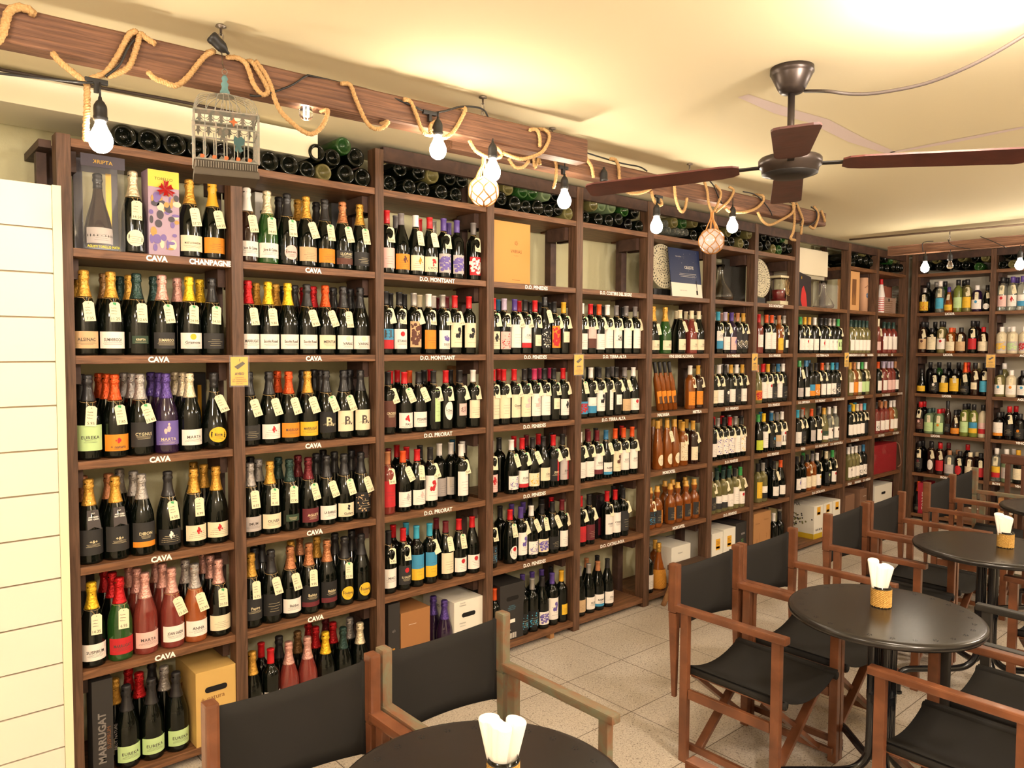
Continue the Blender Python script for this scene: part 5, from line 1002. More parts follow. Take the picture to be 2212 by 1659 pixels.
ropes(B1, 'hemp rope loop on the first beam right of the small clear bulb', [[(737, 181), (756, 183), (766, 208), (777, 234), (790, 261), (806, 277), (825, 277), (838, 264), 'U']], .0072)
ropes(B1, 'hemp rope knotted round the bulb socket under the first beam', [[(872, 215), (886, 219), (899, 247), (912, 282), (928, 292), (944, 284), (952, 272), (945, 262), (932, 268), (930, 284), (945, 297), (960, 298), (978, 286), (994, 261), (1005, 234), 'T']], .0072)
ropes(B1, 'hemp rope swag holding the nearest glass float', [[(1014, 304), (1027, 325), (1048, 337), (1070, 341), (1083, 337), (1079, 325), (1067, 316)], [(1085, 330), (1121, 343), (1148, 339), (1171, 328), (1184, 307), (1186, 290), (1175, 280), 'T'], [(1144, 281), (1159, 280), (1166, 297), (1166, 318)]], .0072)
ropes(B2, 'pale hemp rope hanging at the left end of the second beam', [[(1099, 343), (1112, 361), (1130, 361), (1143, 347)], [(1153, 339), (1155, 361), (1160, 352), (1164, 343), (1167, 357)], [(1198, 345), (1202, 361), (1200, 388), (1195, 408)], [(1217, 370), (1222, 386)]], .0072)
ropes(B2, 'hemp rope wraps on the second beam left of the fan', [[(1255, 322), (1262, 328), (1267, 343), (1278, 361), (1282, 384)], [(1318, 343), (1329, 345), (1336, 360), (1338, 384), (1346, 408), (1367, 418), (1395, 413), (1418, 396), (1428, 384)], [(1407, 413), (1412, 432), (1422, 444), (1430, 440), (1424, 428)]], .0078)
ropes(B2, 'hemp rope loop hanging between the two lit bulbs under the second beam', [[(1455, 388), (1457, 405), (1460, 430), (1468, 453), (1476, 457), (1481, 445), (1484, 427)]], .0078)
ropes(B2, 'hemp ropes gathering above the farther glass float', [[(1517, 382), (1527, 410), (1531, 440), (1538, 458)], [(1545, 400), (1557, 416), (1551, 440), (1541, 458)], [(1575, 404), (1585, 412), (1575, 433), (1559, 447), (1546, 458)]], .007)
ropes(B2, 'long hemp rope swags on the right half of the second beam', [[(1567, 449), (1579, 458), (1609, 458), (1635, 449), (1649, 433), (1646, 422), 'T'], [(1637, 459), (1647, 477), (1662, 486), (1684, 477), (1710, 461), (1716, 443), (1706, 434)]], .0078)
ropes(B2, 'hemp rope ends dangling near the right tip of the second beam', [[(1712, 434), (1716, 469), (1714, 499), (1708, 515), (1718, 519)], [(1720, 439), (1733, 471), (1732, 489), (1730, 507)], [(1758, 446), (1767, 460), (1766, 475), (1758, 493), (1748, 488)], [(1774, 455), (1779, 468), (1782, 480)]], .0078)
# black light string
CL = ['from the left edge to the big bulb', 'around the rope above the big bulb', 'along the first beam from birdcage to second hook', 'above the left tip of the fan blade', 'above the farther glass float', 'behind the lower fan blade', 'in a loop near the second beam tip', 'in a ring at the second beam tip']
for ci, (pth, B) in enumerate((([(-5, 158, .05), (100, 170, .04), (180, 178, .03), (200, 178, .02)], B1), ([(228, 165, .02), (258, 140, .02), (275, 105, .018), (290, 85, .014)], B1), ([(540, 206, .012), (560, 207, .012), (590, 199, .012), (630, 184, .012), (660, 165, .012), (676, 165, .0), (760, 185, -.02), (830, 204, -.01), (890, 228, .01), (925, 243, .014), (960, 240, .014), (1000, 230, .01), (1043, 236, 0), (1057, 262, -.01)], B1),
               ([(1240, 318, .01), (1270, 331, .008), (1340, 352, -.01), (1380, 360, .0), (1398, 370, .01)], B2), ([(1528, 385, .01), (1542, 402, .01), (1552, 425, .01), (1560, 440, .01)], B2), ([(1605, 414, .0), (1630, 420, .01), (1650, 437, .012), (1664, 456, .012), (1668, 466, .012)], B2), ([(1700, 435, .01), (1722, 445, .012), (1733, 465, .012), (1728, 480, .012), (1718, 484, .01)], B2), ([(1728, 486, .012), (1745, 488, .012), (1762, 476, .012), (1764, 458, .012), (1752, 447, .01)], B2))):
    bm = bm_new(); tube(bm, spline([plane_pt(u, v, B[0], B[1], o)[0] for u, v, o in pth], 7), .0035, 6)
    tag(link('light_string_cable', finish(bm, 'cable', True), BLACK), 'black bulb string cable '+CL[ci], 'cable', 'cables of the bulb string')
for pp, w_ in (([(6.27, -.72, 2.43), (6.26, -.72, 2.50), (6.3, -.78, 2.51)], 'left'), ([(6.27, -1.05, 2.42), (6.25, -.93, 2.46), (6.31, -.88, 2.512)], 'middle'), ([(6.27, -1.28, 2.41), (6.25, -1.2, 2.46), (6.31, -1.1, 2.512)], 'right')):
    bm = bm_new(); tube(bm, spline(pp, 6), .003, 6); tag(link('light_string_cable', finish(bm, 'cable', True), BLACK), 'black cable loop on the far wall beam, %s one' % w_, 'cable', 'cables of the bulb string')
# bulbs
def bulb_meshes():
    bm = bm_new(); lathe(bm, [(0, 0), (.010, .002), (.02, .008), (.027, .018), (.03, .031), (.0295, .040), (.025, .053), (.018, .066), (.0135, .078), (.013, .085), (0, .085)], 24); g = finish(bm, 'bulb', True)
    bm = bm_new(); lathe(bm, [(.0135, .084), (.0175, .086), (.0185, .090), (.0185, .096), (.017, .099), (.017, .118), (.016, .126), (.010, .137), (.0055, .141), (.004, .15), (0, .15)], 20); s = finish(bm, 'socket', True)
    return g, s
BG, BS = bulb_meshes()
BMAT = mat('bulb_lit', '#ffffff', .4)
def bulb(p, label, lit=True, tilt=(0, 0, 0), cord=.05, clear=False, sc=1.):
    t = thing('light_bulb', label, 'light bulb', p, tilt, 'bulbs of the light string'); t.scale = (sc, sc, sc)
    if clear:
        bm = bm_new(); lathe(bm, [(0, .02), (.012, .022), (.021, .032), (.0225, .045), (.018, .06), (.012, .072), (.012, .085)], 22); link('glass', finish(bm, 'glass', True), GLASSC, t)
        if lit: bm = bm_new(); tube(bm, [(-.004, 0, .07), (-.005, 0, .035), (.005, 0, .035), (.004, 0, .07)], .0022, 6); link('filament', finish(bm, 'filament'), BULBON, t)
    elif lit: link('bulb', BG, BULBON, t)
    link('socket', BS, BLACK, t)
    if cord: bm = bm_new(); tube(bm, [(0, 0, .148), (.001, 0, .148+cord)], .0028, 6); link('cord', finish(bm, 'cord', True), BLACK, t)
def hang(u, v, B, off, label, h=.031, **k):
    p, n = plane_pt(u, v, B[0], B[1], off); bulb((p.x, p.y, p.z-h), label, **k)
hang(218, 306, B1, .03, 'big lit bulb hanging at upper left beside a rope', cord=.04)
hang(661, 243, B1, -.03, 'small clear globe bulb tucked under the first beam', h=.045, clear=True, cord=0)
hang(946, 326, B1, .02, 'lit bulb hanging under the first beam above the third bay', cord=.02)
hang(1064, 374, B1, .04, 'lit bulb touching the nearest glass float', cord=.01)
hang(1219, 436, B2, .02, 'lit bulb hanging above the fourth bay below the second beam', cord=.05)
hang(1418, 491, B2, .02, 'lit bulb hanging above the sixth bay right of the fan blade tip', cord=.03)
hang(1582, 491, B2, .02, 'lit bulb hanging right of the farther glass float', cord=.04)
hang(1304, 418, B2, .02, 'dark unlit socket peeping below the left fan blade', lit=False, cord=0)
p, n = plane_pt(477, 118, B1[0], B1[1], .005)
bulb((p.x-.105, p.y-.02, p.z+.088), 'empty black bulb socket tilted up on the first beam', lit=False, tilt=(.1, 2.25-PI*.0, 0), cord=0)
def hang3(u, v, x, label, **k):
    p = at(u, v, 0, x); bulb((p.x, p.y, p.z-k.pop('h', .031)), label, **k)
hang3(1998, 580, 6.28, 'left lit bulb hanging in front of the far wall shelving', cord=.02)
hang3(2052, 574, 6.28, 'clear unlit bulb hanging in front of the far wall shelving', h=.045, clear=True, lit=False, cord=.02)
hang3(2203, 574, 6.28, 'right lit bulb in front of the far wall at the right edge', cord=.03)
for (u, v, B) in ((208, 176, B1), (928, 244, B1), (1216, 362, B2), (1422, 425, B2)):
    p, n = plane_pt(u, v, B[0], B[1], .014); d = Vector((B[1][0]-B[0][0], B[1][1]-B[0][1], 0)).normalized()
    bm = bm_new(); bar(bm, p-d*.028, p+d*.028, .014, .014, .003); bar(bm, p, p-Vector((0, 0, .03)), .012, .014, .002)
    tag(link('cable_connector', finish(bm, 'connector'), BLACK), 'black T connector of the light string at %s' % {208: 'upper left above the big bulb', 928: 'the first beam centre', 1216: 'the end of the first beam', 1422: 'the second beam below the fan blade'}[u], 'connector')
# glass floats in nets
def float_ball(u, v, rpx, B, off, label):
    p, n = plane_pt(u, v, B[0], B[1], off); r = rpx*(p-CAM).dot(F_)/FPX
    t = thing('glass_float', label, 'float', p, group='netted glass floats')
    bm = bm_new(); bmesh.ops.create_icosphere(bm, subdivisions=4, radius=r); link('glass_ball', finish(bm, 'glass_ball', True), mat('float_glass', '#ece0e0', .06, trans=.55, coat=.6), t)
    bm = bm_new(); R = r*1.02; n_ = 7
    for k in range(n_):
        for s in (1, -1):
            pts = []
            for i in range(19):
                th = -PI/2+PI*i/18*.86; a = 2*PI*k/n_+s*(.5*math.sin((th+PI/2)*3)*.9); pts.append((R*math.cos(th)*math.cos(a), R*math.cos(th)*math.sin(a), R*math.sin(th)))
            tube(bm, pts, .0022, 5)
    for k in range(n_):
        a = 2*PI*k/n_; tube(bm, spline([(R*.5*math.cos(a), R*.5*math.sin(a), R*.86), (R*.35*math.cos(a), R*.35*math.sin(a), R*1.25), (R*.12*math.cos(a+.4), R*.12*math.sin(a+.4), R*1.75), (R*.1*math.cos(a+1), R*.1*math.sin(a+1), R*2.3)], 5), .0032, 5)
    link('net', finish(bm, 'net', True), mat('net_twine', '#a9743c', .9), t)
float_ball(1045, 413, 32, B1, .0, 'netted pinkish glass float nearest the camera')
float_ball(1537, 521, 27, B2, .01, 'netted pinkish glass float farther away, in front of the sixth bay')
# ------------------------------------------------------------------ birdcage
p = plane_pt(488, 376, B1[0], B1[1], .11)[0]
t = thing('birdcage', 'small rusty metal birdcage hanging from the ceiling with butterflies', 'birdcage', p, (0, 0, -.30)); W_, Dp, H_ = .084, .062, .158
bm = bm_new(); box(bm, -W_-.002, W_+.002, -Dp-.002, Dp+.002, -.02, 0, .004); box(bm, -W_*.97, W_*.97, -Dp*.97, Dp*.97, .0005, .022, .001); link('tray', finish(bm, 'tray'), mat('cage_tray', '#4c4438', .6, metal=.3), t)
bm = bm_new()
for k in range(26): x = -W_+.004+(2*W_-.008)*k/25; box(bm, x-.0008, x+.0008, -Dp-.0028, -Dp, .002, .018)
link('fretwork', finish(bm, 'fretwork'), CAGE, t)
bm = bm_new()
for (sx, sy) in ((-1, -1), (1, -1), (1, 1), (-1, 1)): bar(bm, (sx*W_, sy*Dp, .02), (sx*W_, sy*Dp, H_), .006, .006, .001)
for z in (.024, H_-.045, H_):
    for a, b in (((-W_, -Dp), (W_, -Dp)), ((W_, -Dp), (W_, Dp)), ((W_, Dp), (-W_, Dp)), ((-W_, Dp), (-W_, -Dp))): bar(bm, (a[0], a[1], z), (b[0], b[1], z), .003, .004)
link('frame', finish(bm, 'frame'), CAGE, t)
for sy in (-1, 1):
    for k in range(1, 6):
        x = -W_+2*W_*k/6; bm = bm_new(); tube(bm, [(x, sy*Dp, .024), (x, sy*Dp, H_-.03)], .0017, 5); link('bar', finish(bm, 'bar'), CAGE, t)
for sx in (-1, 1):
    for k in range(1, 5):
        y = -Dp+2*Dp*k/5; bm = bm_new(); tube(bm, [(sx*W_, y, .024), (sx*W_, y, H_-.03)], .0013, 5); link('bar', finish(bm, 'bar'), CAGE, t)
for sy in (-1, 1):
    bm = bm_new(); y = sy*(Dp+.001)
    def pl(pts): bm.faces.new([bm.verts.new((x, y, z)) for x, z in pts])
    pl([(-W_, H_-.014), (W_, H_-.014), (W_, H_), (-W_, H_)])
    for k in range(6):
        cx = -W_+.014+(2*W_-.028)*k/5
        pl([(cx-.004, H_-.014), (cx-.004, H_-.022), (cx-.010, H_-.030), (cx-.004, H_-.029), (cx, H_-.042), (cx+.004, H_-.029), (cx+.010, H_-.030), (cx+.004, H_-.022), (cx+.004, H_-.014)])
        if k < 5:
            c2 = cx+(2*W_-.028)/10
            for q in range(8):
                a0, a1 = PI+PI*q/8, PI+PI*(q+1)/8; ro, ri = .0115, .0095; pl([(c2+ro*math.cos(a0), H_-.014+ro*math.sin(a0)), (c2+ro*math.cos(a1), H_-.014+ro*math.sin(a1)), (c2+ri*math.cos(a1), H_-.014+ri*math.sin(a1)), (c2+ri*math.cos(a0), H_-.014+ri*math.sin(a0))])
    bmesh.ops.solidify(bm, geom=bm.faces[:], thickness=.0008); link('ornament_band', finish(bm, 'ornament'), CAGE, t)
    bm = bm_new(); P = [(-W_, .021), (W_, .021)]
    for k in range(6): cx = W_-.014-(2*W_-.028)*k/5; P += [(cx+.008, .025), (cx, .037), (cx-.008, .025)]
    vv = [bm.verts.new((x, y, z)) for x, z in P+[(-W_, .025)]]; bm.faces.new(vv); bmesh.ops.solidify(bm, geom=bm.faces[:], thickness=.0008); link('lower_ornament', finish(bm, 'ornament'), CAGE, t)
bm = bm_new()
for k in range(5): cx = -W_+.02+.031*k; bm.faces.new([bm.verts.new((cx+x, -Dp-.0022, .031+z)) for x, z in ((-.006, -.004), (0, -.006), (.006, -.003), (.005, .004), (-.004, .005))])
bm.faces.new([bm.verts.new((.018+x, -Dp-.0025, H_-.026+z)) for x, z in ((-.014, .0), (-.004, -.004), (0, -.014), (.004, -.004), (.012, -.002), (.004, .004), (0, .012), (-.003, .004))])
link('rust_patches', finish(bm, 'rust'), RUST, t)
bm = bm_new(); zt = .060
for k in range(22):
    a = 2*PI*k/22; ex, ey = math.cos(a), math.sin(a); m = min(W_/max(abs(ex), 1e-3), Dp/max(abs(ey), 1e-3)); bx_, by_ = ex*m, ey*m
    tube(bm, spline([(bx_, by_, H_), (bx_*.95, by_*.95, H_+zt*.38), (bx_*.76, by_*.76, H_+zt*.80), (ex*.026, ey*.026, H_+zt)], 5), .0011, 4)
link('dome', finish(bm, 'dome'), CAGE, t)
bm = bm_new(); lathe(bm, [(0, H_+zt-.002), (.027, H_+zt-.002), (.027, H_+zt+.0015), (0, H_+zt+.0015)], 18); link('dome_disc', finish(bm, 'dome_disc'), CAGE, t)
bm = bm_new(); lathe(bm, [(0, H_+zt+.002), (.013, H_+zt+.003), (.013, H_+zt+.014), (.010, H_+zt+.018), (.008, H_+zt+.026), (.0105, H_+zt+.034), (.006, H_+zt+.042), (.009, H_+zt+.050), (.005, H_+zt+.058), (0, H_+zt+.060)], 18)
link('finial', finish(bm, 'finial', True), TEAL, t)
bm = bm_new(); tube(bm, [(.007*math.cos(q), 0, H_+zt+.069+.008*math.sin(q)) for q in [2*PI*i/12 for i in range(12)]], .0014, 5, closed=True); z = H_+zt+.078
hk = at(477, 54, 2, CEIL); lp = Matrix.Rotation(.30, 3, 'Z') @ Vector((hk.x-t.location.x, hk.y-t.location.y, 0)); tube(bm, [(0, 0, z-.004), (lp.x*.6, lp.y*.6, z+.03), (lp.x, lp.y, CEIL-.05-t.location.z)], .0016, 5); link('hanger', finish(bm, 'hanger'), STEEL, t)
for nm, cx, cz, s, m_ in (('grey butterfly', -.012, .09, 1., CAGE), ('teal butterfly', .028, .068, 1.15, TEAL)):
    bm = bm_new(); w_ = [(0, .016), (.010, .020), (.018, .012), (.016, .002), (.008, -.002), (.014, -.012), (.004, -.016), (0, -.006)]
    for sg in (1, -1): bm.faces.new([bm.verts.new((cx+s*x*(.9 if sg > 0 else -.55), -Dp-.004-abs(x)*.3, cz+s*z*1.1)) for x, z in (w_ if sg > 0 else w_[::-1])])
    bmesh.ops.solidify(bm, geom=bm.faces[:], thickness=.001); link('butterfly', finish(bm, 'butterfly'), m_, t)
# ------------------------------------------------------------------ fan
fp = at(1711, 147, 2, CEIL); FX, FY = fp.x, fp.y
t = thing('ceiling_fan', 'dark brown four-blade ceiling fan hanging at upper right', 'ceiling fan', (FX, FY, CEIL))
bm = bm_new(); lathe(bm, [(0, -.0005), (.070, -.0005), (.071, -.018), (.066, -.022), (.066, -.026), (.045, -.07), (.036, -.082), (.014, -.086), (0, -.086)], 32); link('canopy', finish(bm, 'canopy', True), FANM, t)
bm = bm_new(); tube(bm, [(0, 0, -.084), (0, 0, -.315)], .0115, 16); link('rod', finish(bm, 'rod', True), FANM, t)
bm = bm_new(); lathe(bm, [(0, -.285), (.03, -.287), (.07, -.292), (.098, -.300), (.103, -.306), (.103, -.326), (.094, -.334), (.09, -.352), (.05, -.362), (0, -.364)], 40); link('motor', finish(bm, 'motor', True), FANM, t)
bm = bm_new(); lathe(bm, [(0, -.3645), (.05, -.3625), (.088, -.3535), (.0895, -.350), (.0905, -.353), (.05, -.366), (0, -.368)], 40); link('motor_cap', finish(bm, 'motor_cap', True), BLACK, t)
bmB = bm_new(); o_ = []
L0, L1 = .165, .70
for k in range(9):
    a = PI/2+PI*k/8; o_.append((L0+.045+.045*math.cos(a)*1., .045*math.sin(a)))
o_ = [(L0, -.03), (L0, .03), (L0+.02, .045), (L0+.06, .052), (L1-.03, .062), (L1-.008, .056), (L1, .04), (L1, -.04), (L1-.008, -.056), (L1-.03, -.062), (L0+.06, -.052), (L0+.02, -.045)]
a_ = [bmB.verts.new((x, y, -.003)) for x, y in o_]; b_ = [bmB.verts.new((x, y, .003)) for x, y in o_]; bmB.faces.new(a_[::1]); bmB.faces.new(b_[::-1])
for i in range(len(o_)): j = (i+1) % len(o_); bmB.faces.new([a_[i], b_[i], b_[j], a_[j]])
bmesh.ops.recalc_face_normals(bmB, faces=bmB.faces); blade_me = finish(bmB, 'blade')
bm = bm_new(); bar(bm, (.095, 0, 0), (.2, 0, .002), .022, .005, .001); box(bm, .165, .215, -.024, .024, .0032, .0065, .001); iron_me = finish(bm, 'blade_iron')
for k in range(4):
    a = math.radians(30+90*k); bl = link('blade', blade_me, FANB, t, loc=(0, 0, -.320), rot=(0, 0, 0)); bl.rotation_euler = Matrix.Rotation(a, 3, 'Z').to_euler()
    bl.rotation_euler = (Matrix.Rotation(a, 3, 'Z') @ Matrix.Rotation(math.radians((0, 3.7, 5.2, 1.9)[k]), 3, 'Y') @ Matrix.Rotation(math.radians((-3, 9, 3, -9)[k]), 3, 'X')).to_euler()
    ir = link('blade_iron', iron_me, BLACK, bl, loc=(0, 0, .0))
bm = bm_new(); tube(bm, spline([(FX+.05, FY-.02, CEIL-.07)]+[at(u, v, 2, y) for u, v, y in ((1785, 197, 2.51), (1840, 203, 2.495), (1900, 200, 2.49), (2000, 180, 2.495), (2100, 140, 2.515), (2200, 84, 2.55), (2260, 40, 2.58))], 8), .0055, 8)
tag(link('cable', finish(bm, 'cable', True), mat('cable_grey', '#4c423c', .5)), 'black cable swagging from the fan canopy to the top right', 'cable')
# ------------------------------------------------------------------ chairs and tables
def director_chair(label, x, y, rz, wood, group):
    t = thing('folding_chair', label, 'chair', (x, y, 0), (0, 0, rz), group); hw = .228
    for sx in (-1, 1):
        bm = bm_new(); bar(bm, (sx*hw, .235, .622), (sx*hw, -.255, .624), .038, .027, .006); link('armrest', finish(bm, 'armrest'), wood, t)
        for yy, nm in ((.185, 'rear'), (-.215, 'front')):
            bm = bm_new(); bar(bm, (sx*hw, yy, .0005), (sx*hw, yy, .610), .026, .035, .003, up=Vector((0, 1, 0))); link('leg', finish(bm, 'leg'), wood, t)
        bm = bm_new(); bar(bm, (sx*hw, .242, .80), (sx*hw, .242, .60), .034, .042, .008, up=Vector((0, 1, 0))); bar(bm, (sx*hw, .242, .599), (sx*hw, .236, .25), .032, .036, .003, up=Vector((0, 1, 0)), taper=.5); link('back_post', finish(bm, 'back_post'), wood, t)
        bm = bm_new(); bar(bm, (sx*hw, .164, .285), (sx*hw, -.194, .285), .018, .038, .003); link('side_rail', finish(bm, 'side_rail'), wood, t)
        bm = bm_new(); bar(bm, (sx*(hw-.03), .21, .368), (sx*(hw-.03), -.235, .368), .018, .030, .003); link('seat_rail', finish(bm, 'seat_rail'), wood, t)
        bm = bm_new(); bar(bm, (sx*(hw-.028), .20, .055), (sx*(hw-.028), -.225, .055), .018, .026, .003); link('foot_rail', finish(bm, 'foot_rail'), wood, t)
    for i, yy in enumerate((.15, -.17)):
        for s in (-1, 1):
            y2 = yy+s*.011; bm = bm_new(); bar(bm, (-s*(hw-.035), y2, .352), (s*(hw-.035), y2, .058), .018, .034, .003, up=Vector((0, 1, 0))); link('cross_leg', finish(bm, 'cross_leg'), wood, t)
    # canvas seat, sagging between its rails
    bm = bm_new(); nx, ny = 14, 6; top = []; bot = []
    for j in range(ny+1):
        yy = .215-.45*j/ny; r1, r2 = [], []
        for i in range(nx+1):
            u = -1+2*i/nx; sag = .055*(1-u*u)*(1 if 0 < j < ny else .96); z = .392-sag
            r1.append(bm.verts.new((u*(hw-.018), yy, z))); r2.append(bm.verts.new((u*(hw-.018), yy, z-.0035)))
        top.append(r1); bot.append(r2)
    for j in range(ny):
        for i in range(nx): bm.faces.new([top[j][i], top[j+1][i], top[j+1][i+1], top[j][i+1]]); bm.faces.new([bot[j][i], bot[j][i+1], bot[j+1][i+1], bot[j+1][i]])
    for i in range(nx): bm.faces.new([top[0][i], top[0][i+1], bot[0][i+1], bot[0][i]]); bm.faces.new([top[ny][i+1], top[ny][i], bot[ny][i], bot[ny][i+1]])
    for sx in (-1, 1):
        x_ = sx*(hw-.030); tube(bm, [(x_, .216, .372), (x_, 0, .372), (x_, -.238, .372)], .0165, 12)
    link('seat', finish(bm, 'seat', True), CANVAS, t)
    # canvas back, sagging backwards, sleeves round the posts
    bm = bm_new(); nx, nz = 16, 6; f = []; g = []
    for j in range(nz+1):
        w_ = j/nz; r1, r2 = [], []
        for i in range(nx+1):
            u = -1+2*i/nx; bl_ = .242+.014+.05*(1-u*u)*(.45+.55*w_); z = .505+.275*w_-.034*(1-u*u)*w_+.01*(1-u*u)*(1-w_)
            if abs(u) > .999: bl_ = .242+.012
            r1.append(bm.verts.new((u*(hw-.001), bl_, z))); r2.append(bm.verts.new((u*(hw-.001), bl_-.004, z)))
        f.append(r1); g.append(r2)
    for j in range(nz):
        for i in range(nx): bm.faces.new([f[j][i+1], f[j][i], f[j+1][i], f[j+1][i+1]]); bm.faces.new([g[j][i], g[j][i+1], g[j+1][i+1], g[j+1][i]])
    for i in range(nx): bm.faces.new([f[nz][i], f[nz][i+1], g[nz][i+1], g[nz][i]][::-1]); bm.faces.new([f[0][i], f[0][i+1], g[0][i+1], g[0][i]])
    for sx in (-1, 1):
        tube(bm, [(sx*(hw-.016), .262, .505), (sx*(hw-.016), .262, .64), (sx*(hw-.016), .262, .776)], .009, 10)
    link('backrest', finish(bm, 'backrest', True), CANVAS, t)
    return t
G_ = 'folding chairs around the small round tables'
director_chair('brown folding chair nearest bottom left, black canvas back to the shelves', .868, -1.44, 0, CHAIRW, G_)
director_chair('folding chair with weathered green and brown wood, bottom centre', 1.372, -1.425, 0, CHAIRP, G_)
director_chair('brown folding chair shown whole in the middle foreground', 2.728, -1.452, 0, CHAIRW, G_)
director_chair('brown folding chair right behind the whole one, partly under the middle table', 3.225, -1.448, 0, CHAIRW, G_)
director_chair('brown folding chair before the camina cartons, left of the third table'.replace('camina', 'white'), 4.122, -1.41, 0, CHAIRW, G_)
director_chair('brown folding chair right beside it, behind the third table'.replace('right beside it', 'in front of the brown cartons'), 4.635, -1.405, 0, CHAIRW, G_)
director_chair('brown folding chair near the far corner, left one of the last pair', 5.56, -1.38, 0, CHAIRW, G_)
director_chair('weathered folding chair at the far wall, right one of the last pair', 6.05, -1.37, 0, CHAIRP, G_)
director_chair('brown folding chair at lower right facing the shelves', 2.725, -2.25, PI, CHAIRW, G_)
director_chair('black painted folding chair at right edge facing the shelves', 3.225, -2.27, PI, CHAIRB, G_)
director_chair('brown folding chair at right edge behind the third table', 4.215, -2.22, PI, CHAIRW, G_)
director_chair('brown folding chair of which only an armrest end shows at bottom', 1.345, -2.20, PI, CHAIRW, G_)

def cafe_table(label, x, y):
    t = thing('round_table', label, 'table', (x, y, 0), group='round black metal tables'); r = .325
    bm = bm_new(); lathe(bm, [(0, .704), (r-.02, .704), (r-.004, .706), (r, .712), (r+.001, .720), (r-.003, .728), (r-.010, .7305), (r-.02, .731), (0, .7305)], 72); link('tabletop', finish(bm, 'tabletop', True), TABLE, t)
    bm = bm_new()
    for k in range(26):
        a = 2*PI*k/26; cx, cy = (r-.045)*math.cos(a), (r-.045)*math.sin(a)
        for q in range(5):
            b = a+2*PI*q/5; px_, py_ = cx+.0065*math.cos(b), cy+.0065*math.sin(b); bm.faces.new([bm.verts.new((px_+.0021*math.cos(c), py_+.0021*math.sin(c), .7313)) for c in [2*PI*i/8 for i in range(8)]])
    link('perforations', finish(bm, 'perforations'), mat('perforation', '#151210', .8), t)
    bm = bm_new(); lathe(bm, [(0, .69), (.12, .69), (.12, .7035), (0, .7035)], 20); link('mounting_plate', finish(bm, 'mounting_plate'), TUBE, t)
    for k in range(4):
        a = PI/4+k*PI/2; c, s = math.cos(a), math.sin(a); R_c = .036
        pts = [(R_c*c, R_c*s, .69), (R_c*c, R_c*s, .45), (R_c*c, R_c*s, .26), (.045*c, .045*s, .19), (.085*c, .085*s, .145), (.15*c, .15*s, .13), (.27*c, .27*s, .125), (.36*c, .36*s, .118), (.395*c, .395*s, .095), (.405*c, .405*s, .055), (.405*c, .405*s, .012)]
        bm = bm_new(); tube(bm, spline(pts, 5), .0155, 12); lg = link('leg', finish(bm, 'leg', True), TUBE, t)
        bm = bm_new(); lathe(bm, [(0, .0005), (.021, .0005), (.021, .010), (.0165, .0115), (0, .0115)], 14, (.405*c, .405*s)); link('foot_cap', finish(bm, 'foot_cap'), BLACK, lg)
    bm = bm_new(); lathe(bm, [(0, .40), (.05, .40), (.05, .43), (0, .43)], 16); link('collar', finish(bm, 'collar'), TUBE, t)
    return t
cafe_table('round black table in the bottom foreground, cut by the frame', .98, -1.845)
cafe_table('round black table in the middle right with napkins, shown whole', 2.784, -1.92)
cafe_table('round black table at the right, third from the camera', 4.084, -1.869)
cafe_table('small looking round black table farthest away at the right edge', 5.42, -1.87)

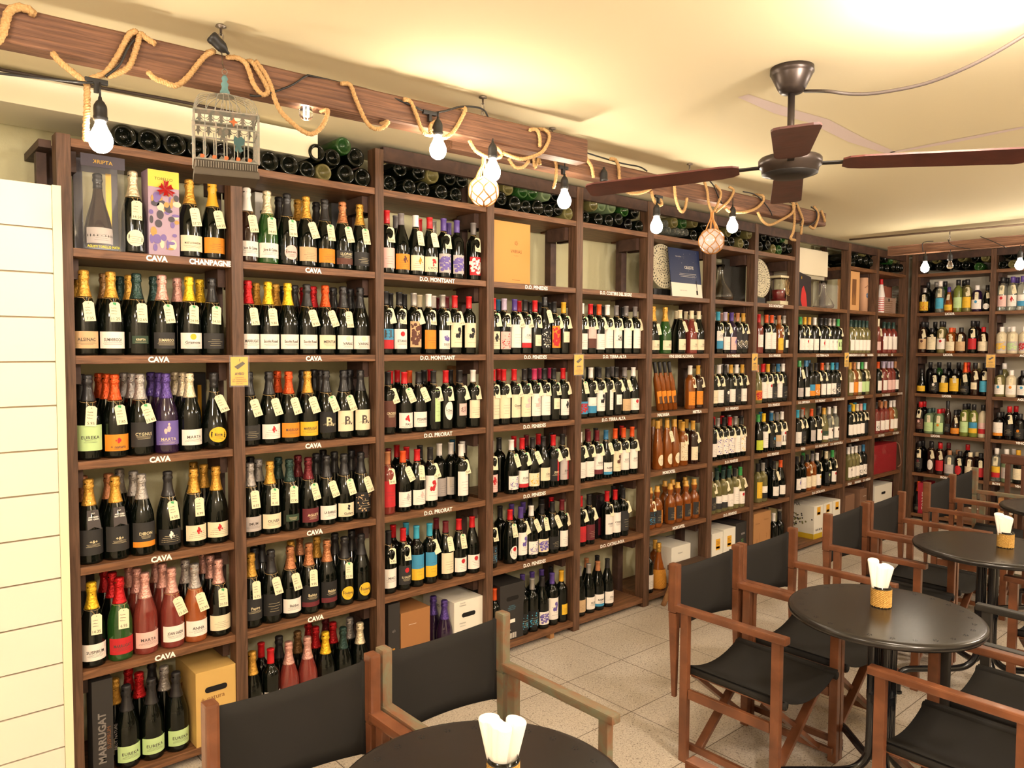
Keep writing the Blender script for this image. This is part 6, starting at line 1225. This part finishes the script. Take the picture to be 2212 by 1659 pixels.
def napkin_holder(x, y, which, seed):
    t = thing('napkin_cup', 'glass cup wrapped in woven raffia on the %s table' % which, 'cup', (x, y, .7316), group='raffia wrapped napkin cups'); h = .068; r = .034
    bm = bm_new(); lathe(bm, [(0, .0005), (r-.002, .0005), (r-.001, h+.006), (r-.003, h+.006), (r-.0045, .004), (0, .004)], 28); link('glass_cup', finish(bm, 'glass_cup', True), GLASSC, t)
    bm = bm_new(); n = 48; rows = 16; rings = []
    for j in range(rows+1):
        z = .001+(h-.004)*j/rows; rings.append([bm.verts.new(((r+.0006+.0016*((i+j) % 2))*math.cos(2*PI*i/n), (r+.0006+.0016*((i+j) % 2))*math.sin(2*PI*i/n), z+(.0015*math.sin(i*2.3) if j in (0,) else 0)+.001)) for i in range(n)])
    for a, b in zip(rings, rings[1:]):
        for i in range(n): bm.faces.new([a[i], a[(i+1) % n], b[(i+1) % n], b[i]])
    link('raffia_sleeve', finish(bm, 'raffia'), RAFFIA, t)
    bm = bm_new(); tube(bm, [((r+.001)*math.cos(q), (r+.001)*math.sin(q), h-.001) for q in [2*PI*i/28 for i in range(28)]], .0013, 6, closed=True); link('rim_wire', finish(bm, 'rim_wire'), BLACK, t)
    rnd = random.Random(seed); N = 4
    for k in range(N):
        a = -YAW+(k-1.5)*.55+(PI if k == 2 else 0)+.2*seed; cx, cy = .014*math.cos(a)*(1 if k > 1 else -1), .014*math.sin(a)*(1 if k > 1 else -1); hh = .145+rnd.uniform(-.008, .010)+(.020 if k == 0 else 0)
        bm = bm_new(); n = 30; R4 = []
        for (ax_, by_, zz, g_) in ((.012, .007, 0, .1), (.0175, .0095, hh*.5, .2), (.0235, .0125, hh-.004, .34), (.0225, .0115, hh-.001, .38), (.019, .009, hh, .42), (.006, .003, hh-.003, .5)):
            R4.append([bm.verts.new((ax_*(1-g_*math.exp(-((th-1.35*PI)/.16)**2))*math.cos(th), by_*(1-g_*math.exp(-((th-1.35*PI)/.16)**2))*math.sin(th), zz-.006*(math.cos(th+1)+1)*(zz > hh*.7))) for th in [2*PI*i/n for i in range(n)]])
        for P_, Q_ in zip(R4, R4[1:]):
            for i in range(n): bm.faces.new([P_[i], P_[(i+1) % n], Q_[(i+1) % n], Q_[i]])
        bm.faces.new(R4[-1]); bm.faces.new(R4[0][::-1])
        o = link('paper_napkin', finish(bm, 'napkin', True), PAPER, loc=(x+cx, y+cy, .7365)); tl = (-.13, -.05, .06, .15)[k]
        o.rotation_euler = (Matrix.Rotation(-YAW+rnd.uniform(-.35, .35), 3, 'Z') @ Matrix.Rotation(tl, 3, 'Y')).to_euler()
        tag(o, 'rolled white paper napkin, %s in the raffia cup on the %s table' % (['tallest', 'left', 'back', 'front'][k], which), 'napkin', 'paper napkins on the %s table' % which)
p = at(1087, 1634, 2, .805)
napkin_holder(p.x, p.y, 'foreground', 1); p = at(1915, 1311, 2, .7316); napkin_holder(p.x, p.y+.02, 'middle', 2); p = at(2182, 1183, 2, .7316); napkin_holder(p.x, p.y+.02, 'third', 3)

# rustic stool by the sixth bay
t = thing('rustic_stool', 'low rustic wooden stool with dark top in front of the sixth bay', 'stool', (4.12, -.20, 0))
bm = bm_new(); box(bm, -.17, .17, -.12, .12, .235, .27, .008); link('seat', finish(bm, 'seat'), mat('stool_top', '#4c3a2c', .5, grain=('#5f4a38', (3, 3, 3), 1., 3.)), t)
STW = mat('branch_wood', '#a07448', .7, grain=('#8a5f3a', (9, 9, 9), 1., 3.))
for sx, sy in ((-1, -1), (1, -1), (1, 1), (-1, 1)):
    bm = bm_new(); tube(bm, spline([(sx*.125, sy*.085, .2345), (sx*.145, sy*.10, .14), (sx*.185, sy*.135, .001)], 5), .017, 10); link('leg', finish(bm, 'leg', True), STW, t)
bm = bm_new(); bar(bm, (-.125, -.085, .215), (.125, -.085, .215), .02, .03, .004); link('apron', finish(bm, 'apron'), STW, t)
# wooden chair near the far wall
t = thing('wooden_chair', 'dark wooden chair with curved top rail by the far wall', 'chair', (6.88, -1.40, 0), (0, 0, PI/2))
DW = mat('dark_chair_wood', '#4a2c1e', .45, coat=.2, grain=('#5c3827', (4, 4, 4), .8, 3.))
bm = bm_new(); bar(bm, (-.22, .2, .835), (.22, .2, .835), .03, .075, .014); link('top_rail', finish(bm, 'top_rail'), DW, t)
for sx in (-1, 1):
    bm = bm_new(); bar(bm, (sx*.17, .2, .001), (sx*.17, .2, .797), .032, .032, .004, up=Vector((0, 1, 0))); link('rear_leg', finish(bm, 'rear_leg'), DW, t)
    bm = bm_new(); bar(bm, (sx*.18, -.2, .001), (sx*.18, -.2, .43), .034, .034, .004, up=Vector((0, 1, 0))); link('front_leg', finish(bm, 'front_leg'), DW, t)
    bm = bm_new(); bar(bm, (sx*.07, .2, .475), (sx*.07, .2, .797), .02, .03, .003, up=Vector((0, 1, 0))); link('spindle', finish(bm, 'spindle'), DW, t)
bm = bm_new(); box(bm, -.21, .21, -.22, .22, .4305, .465, .008); link('seat', finish(bm, 'seat'), DW, t)
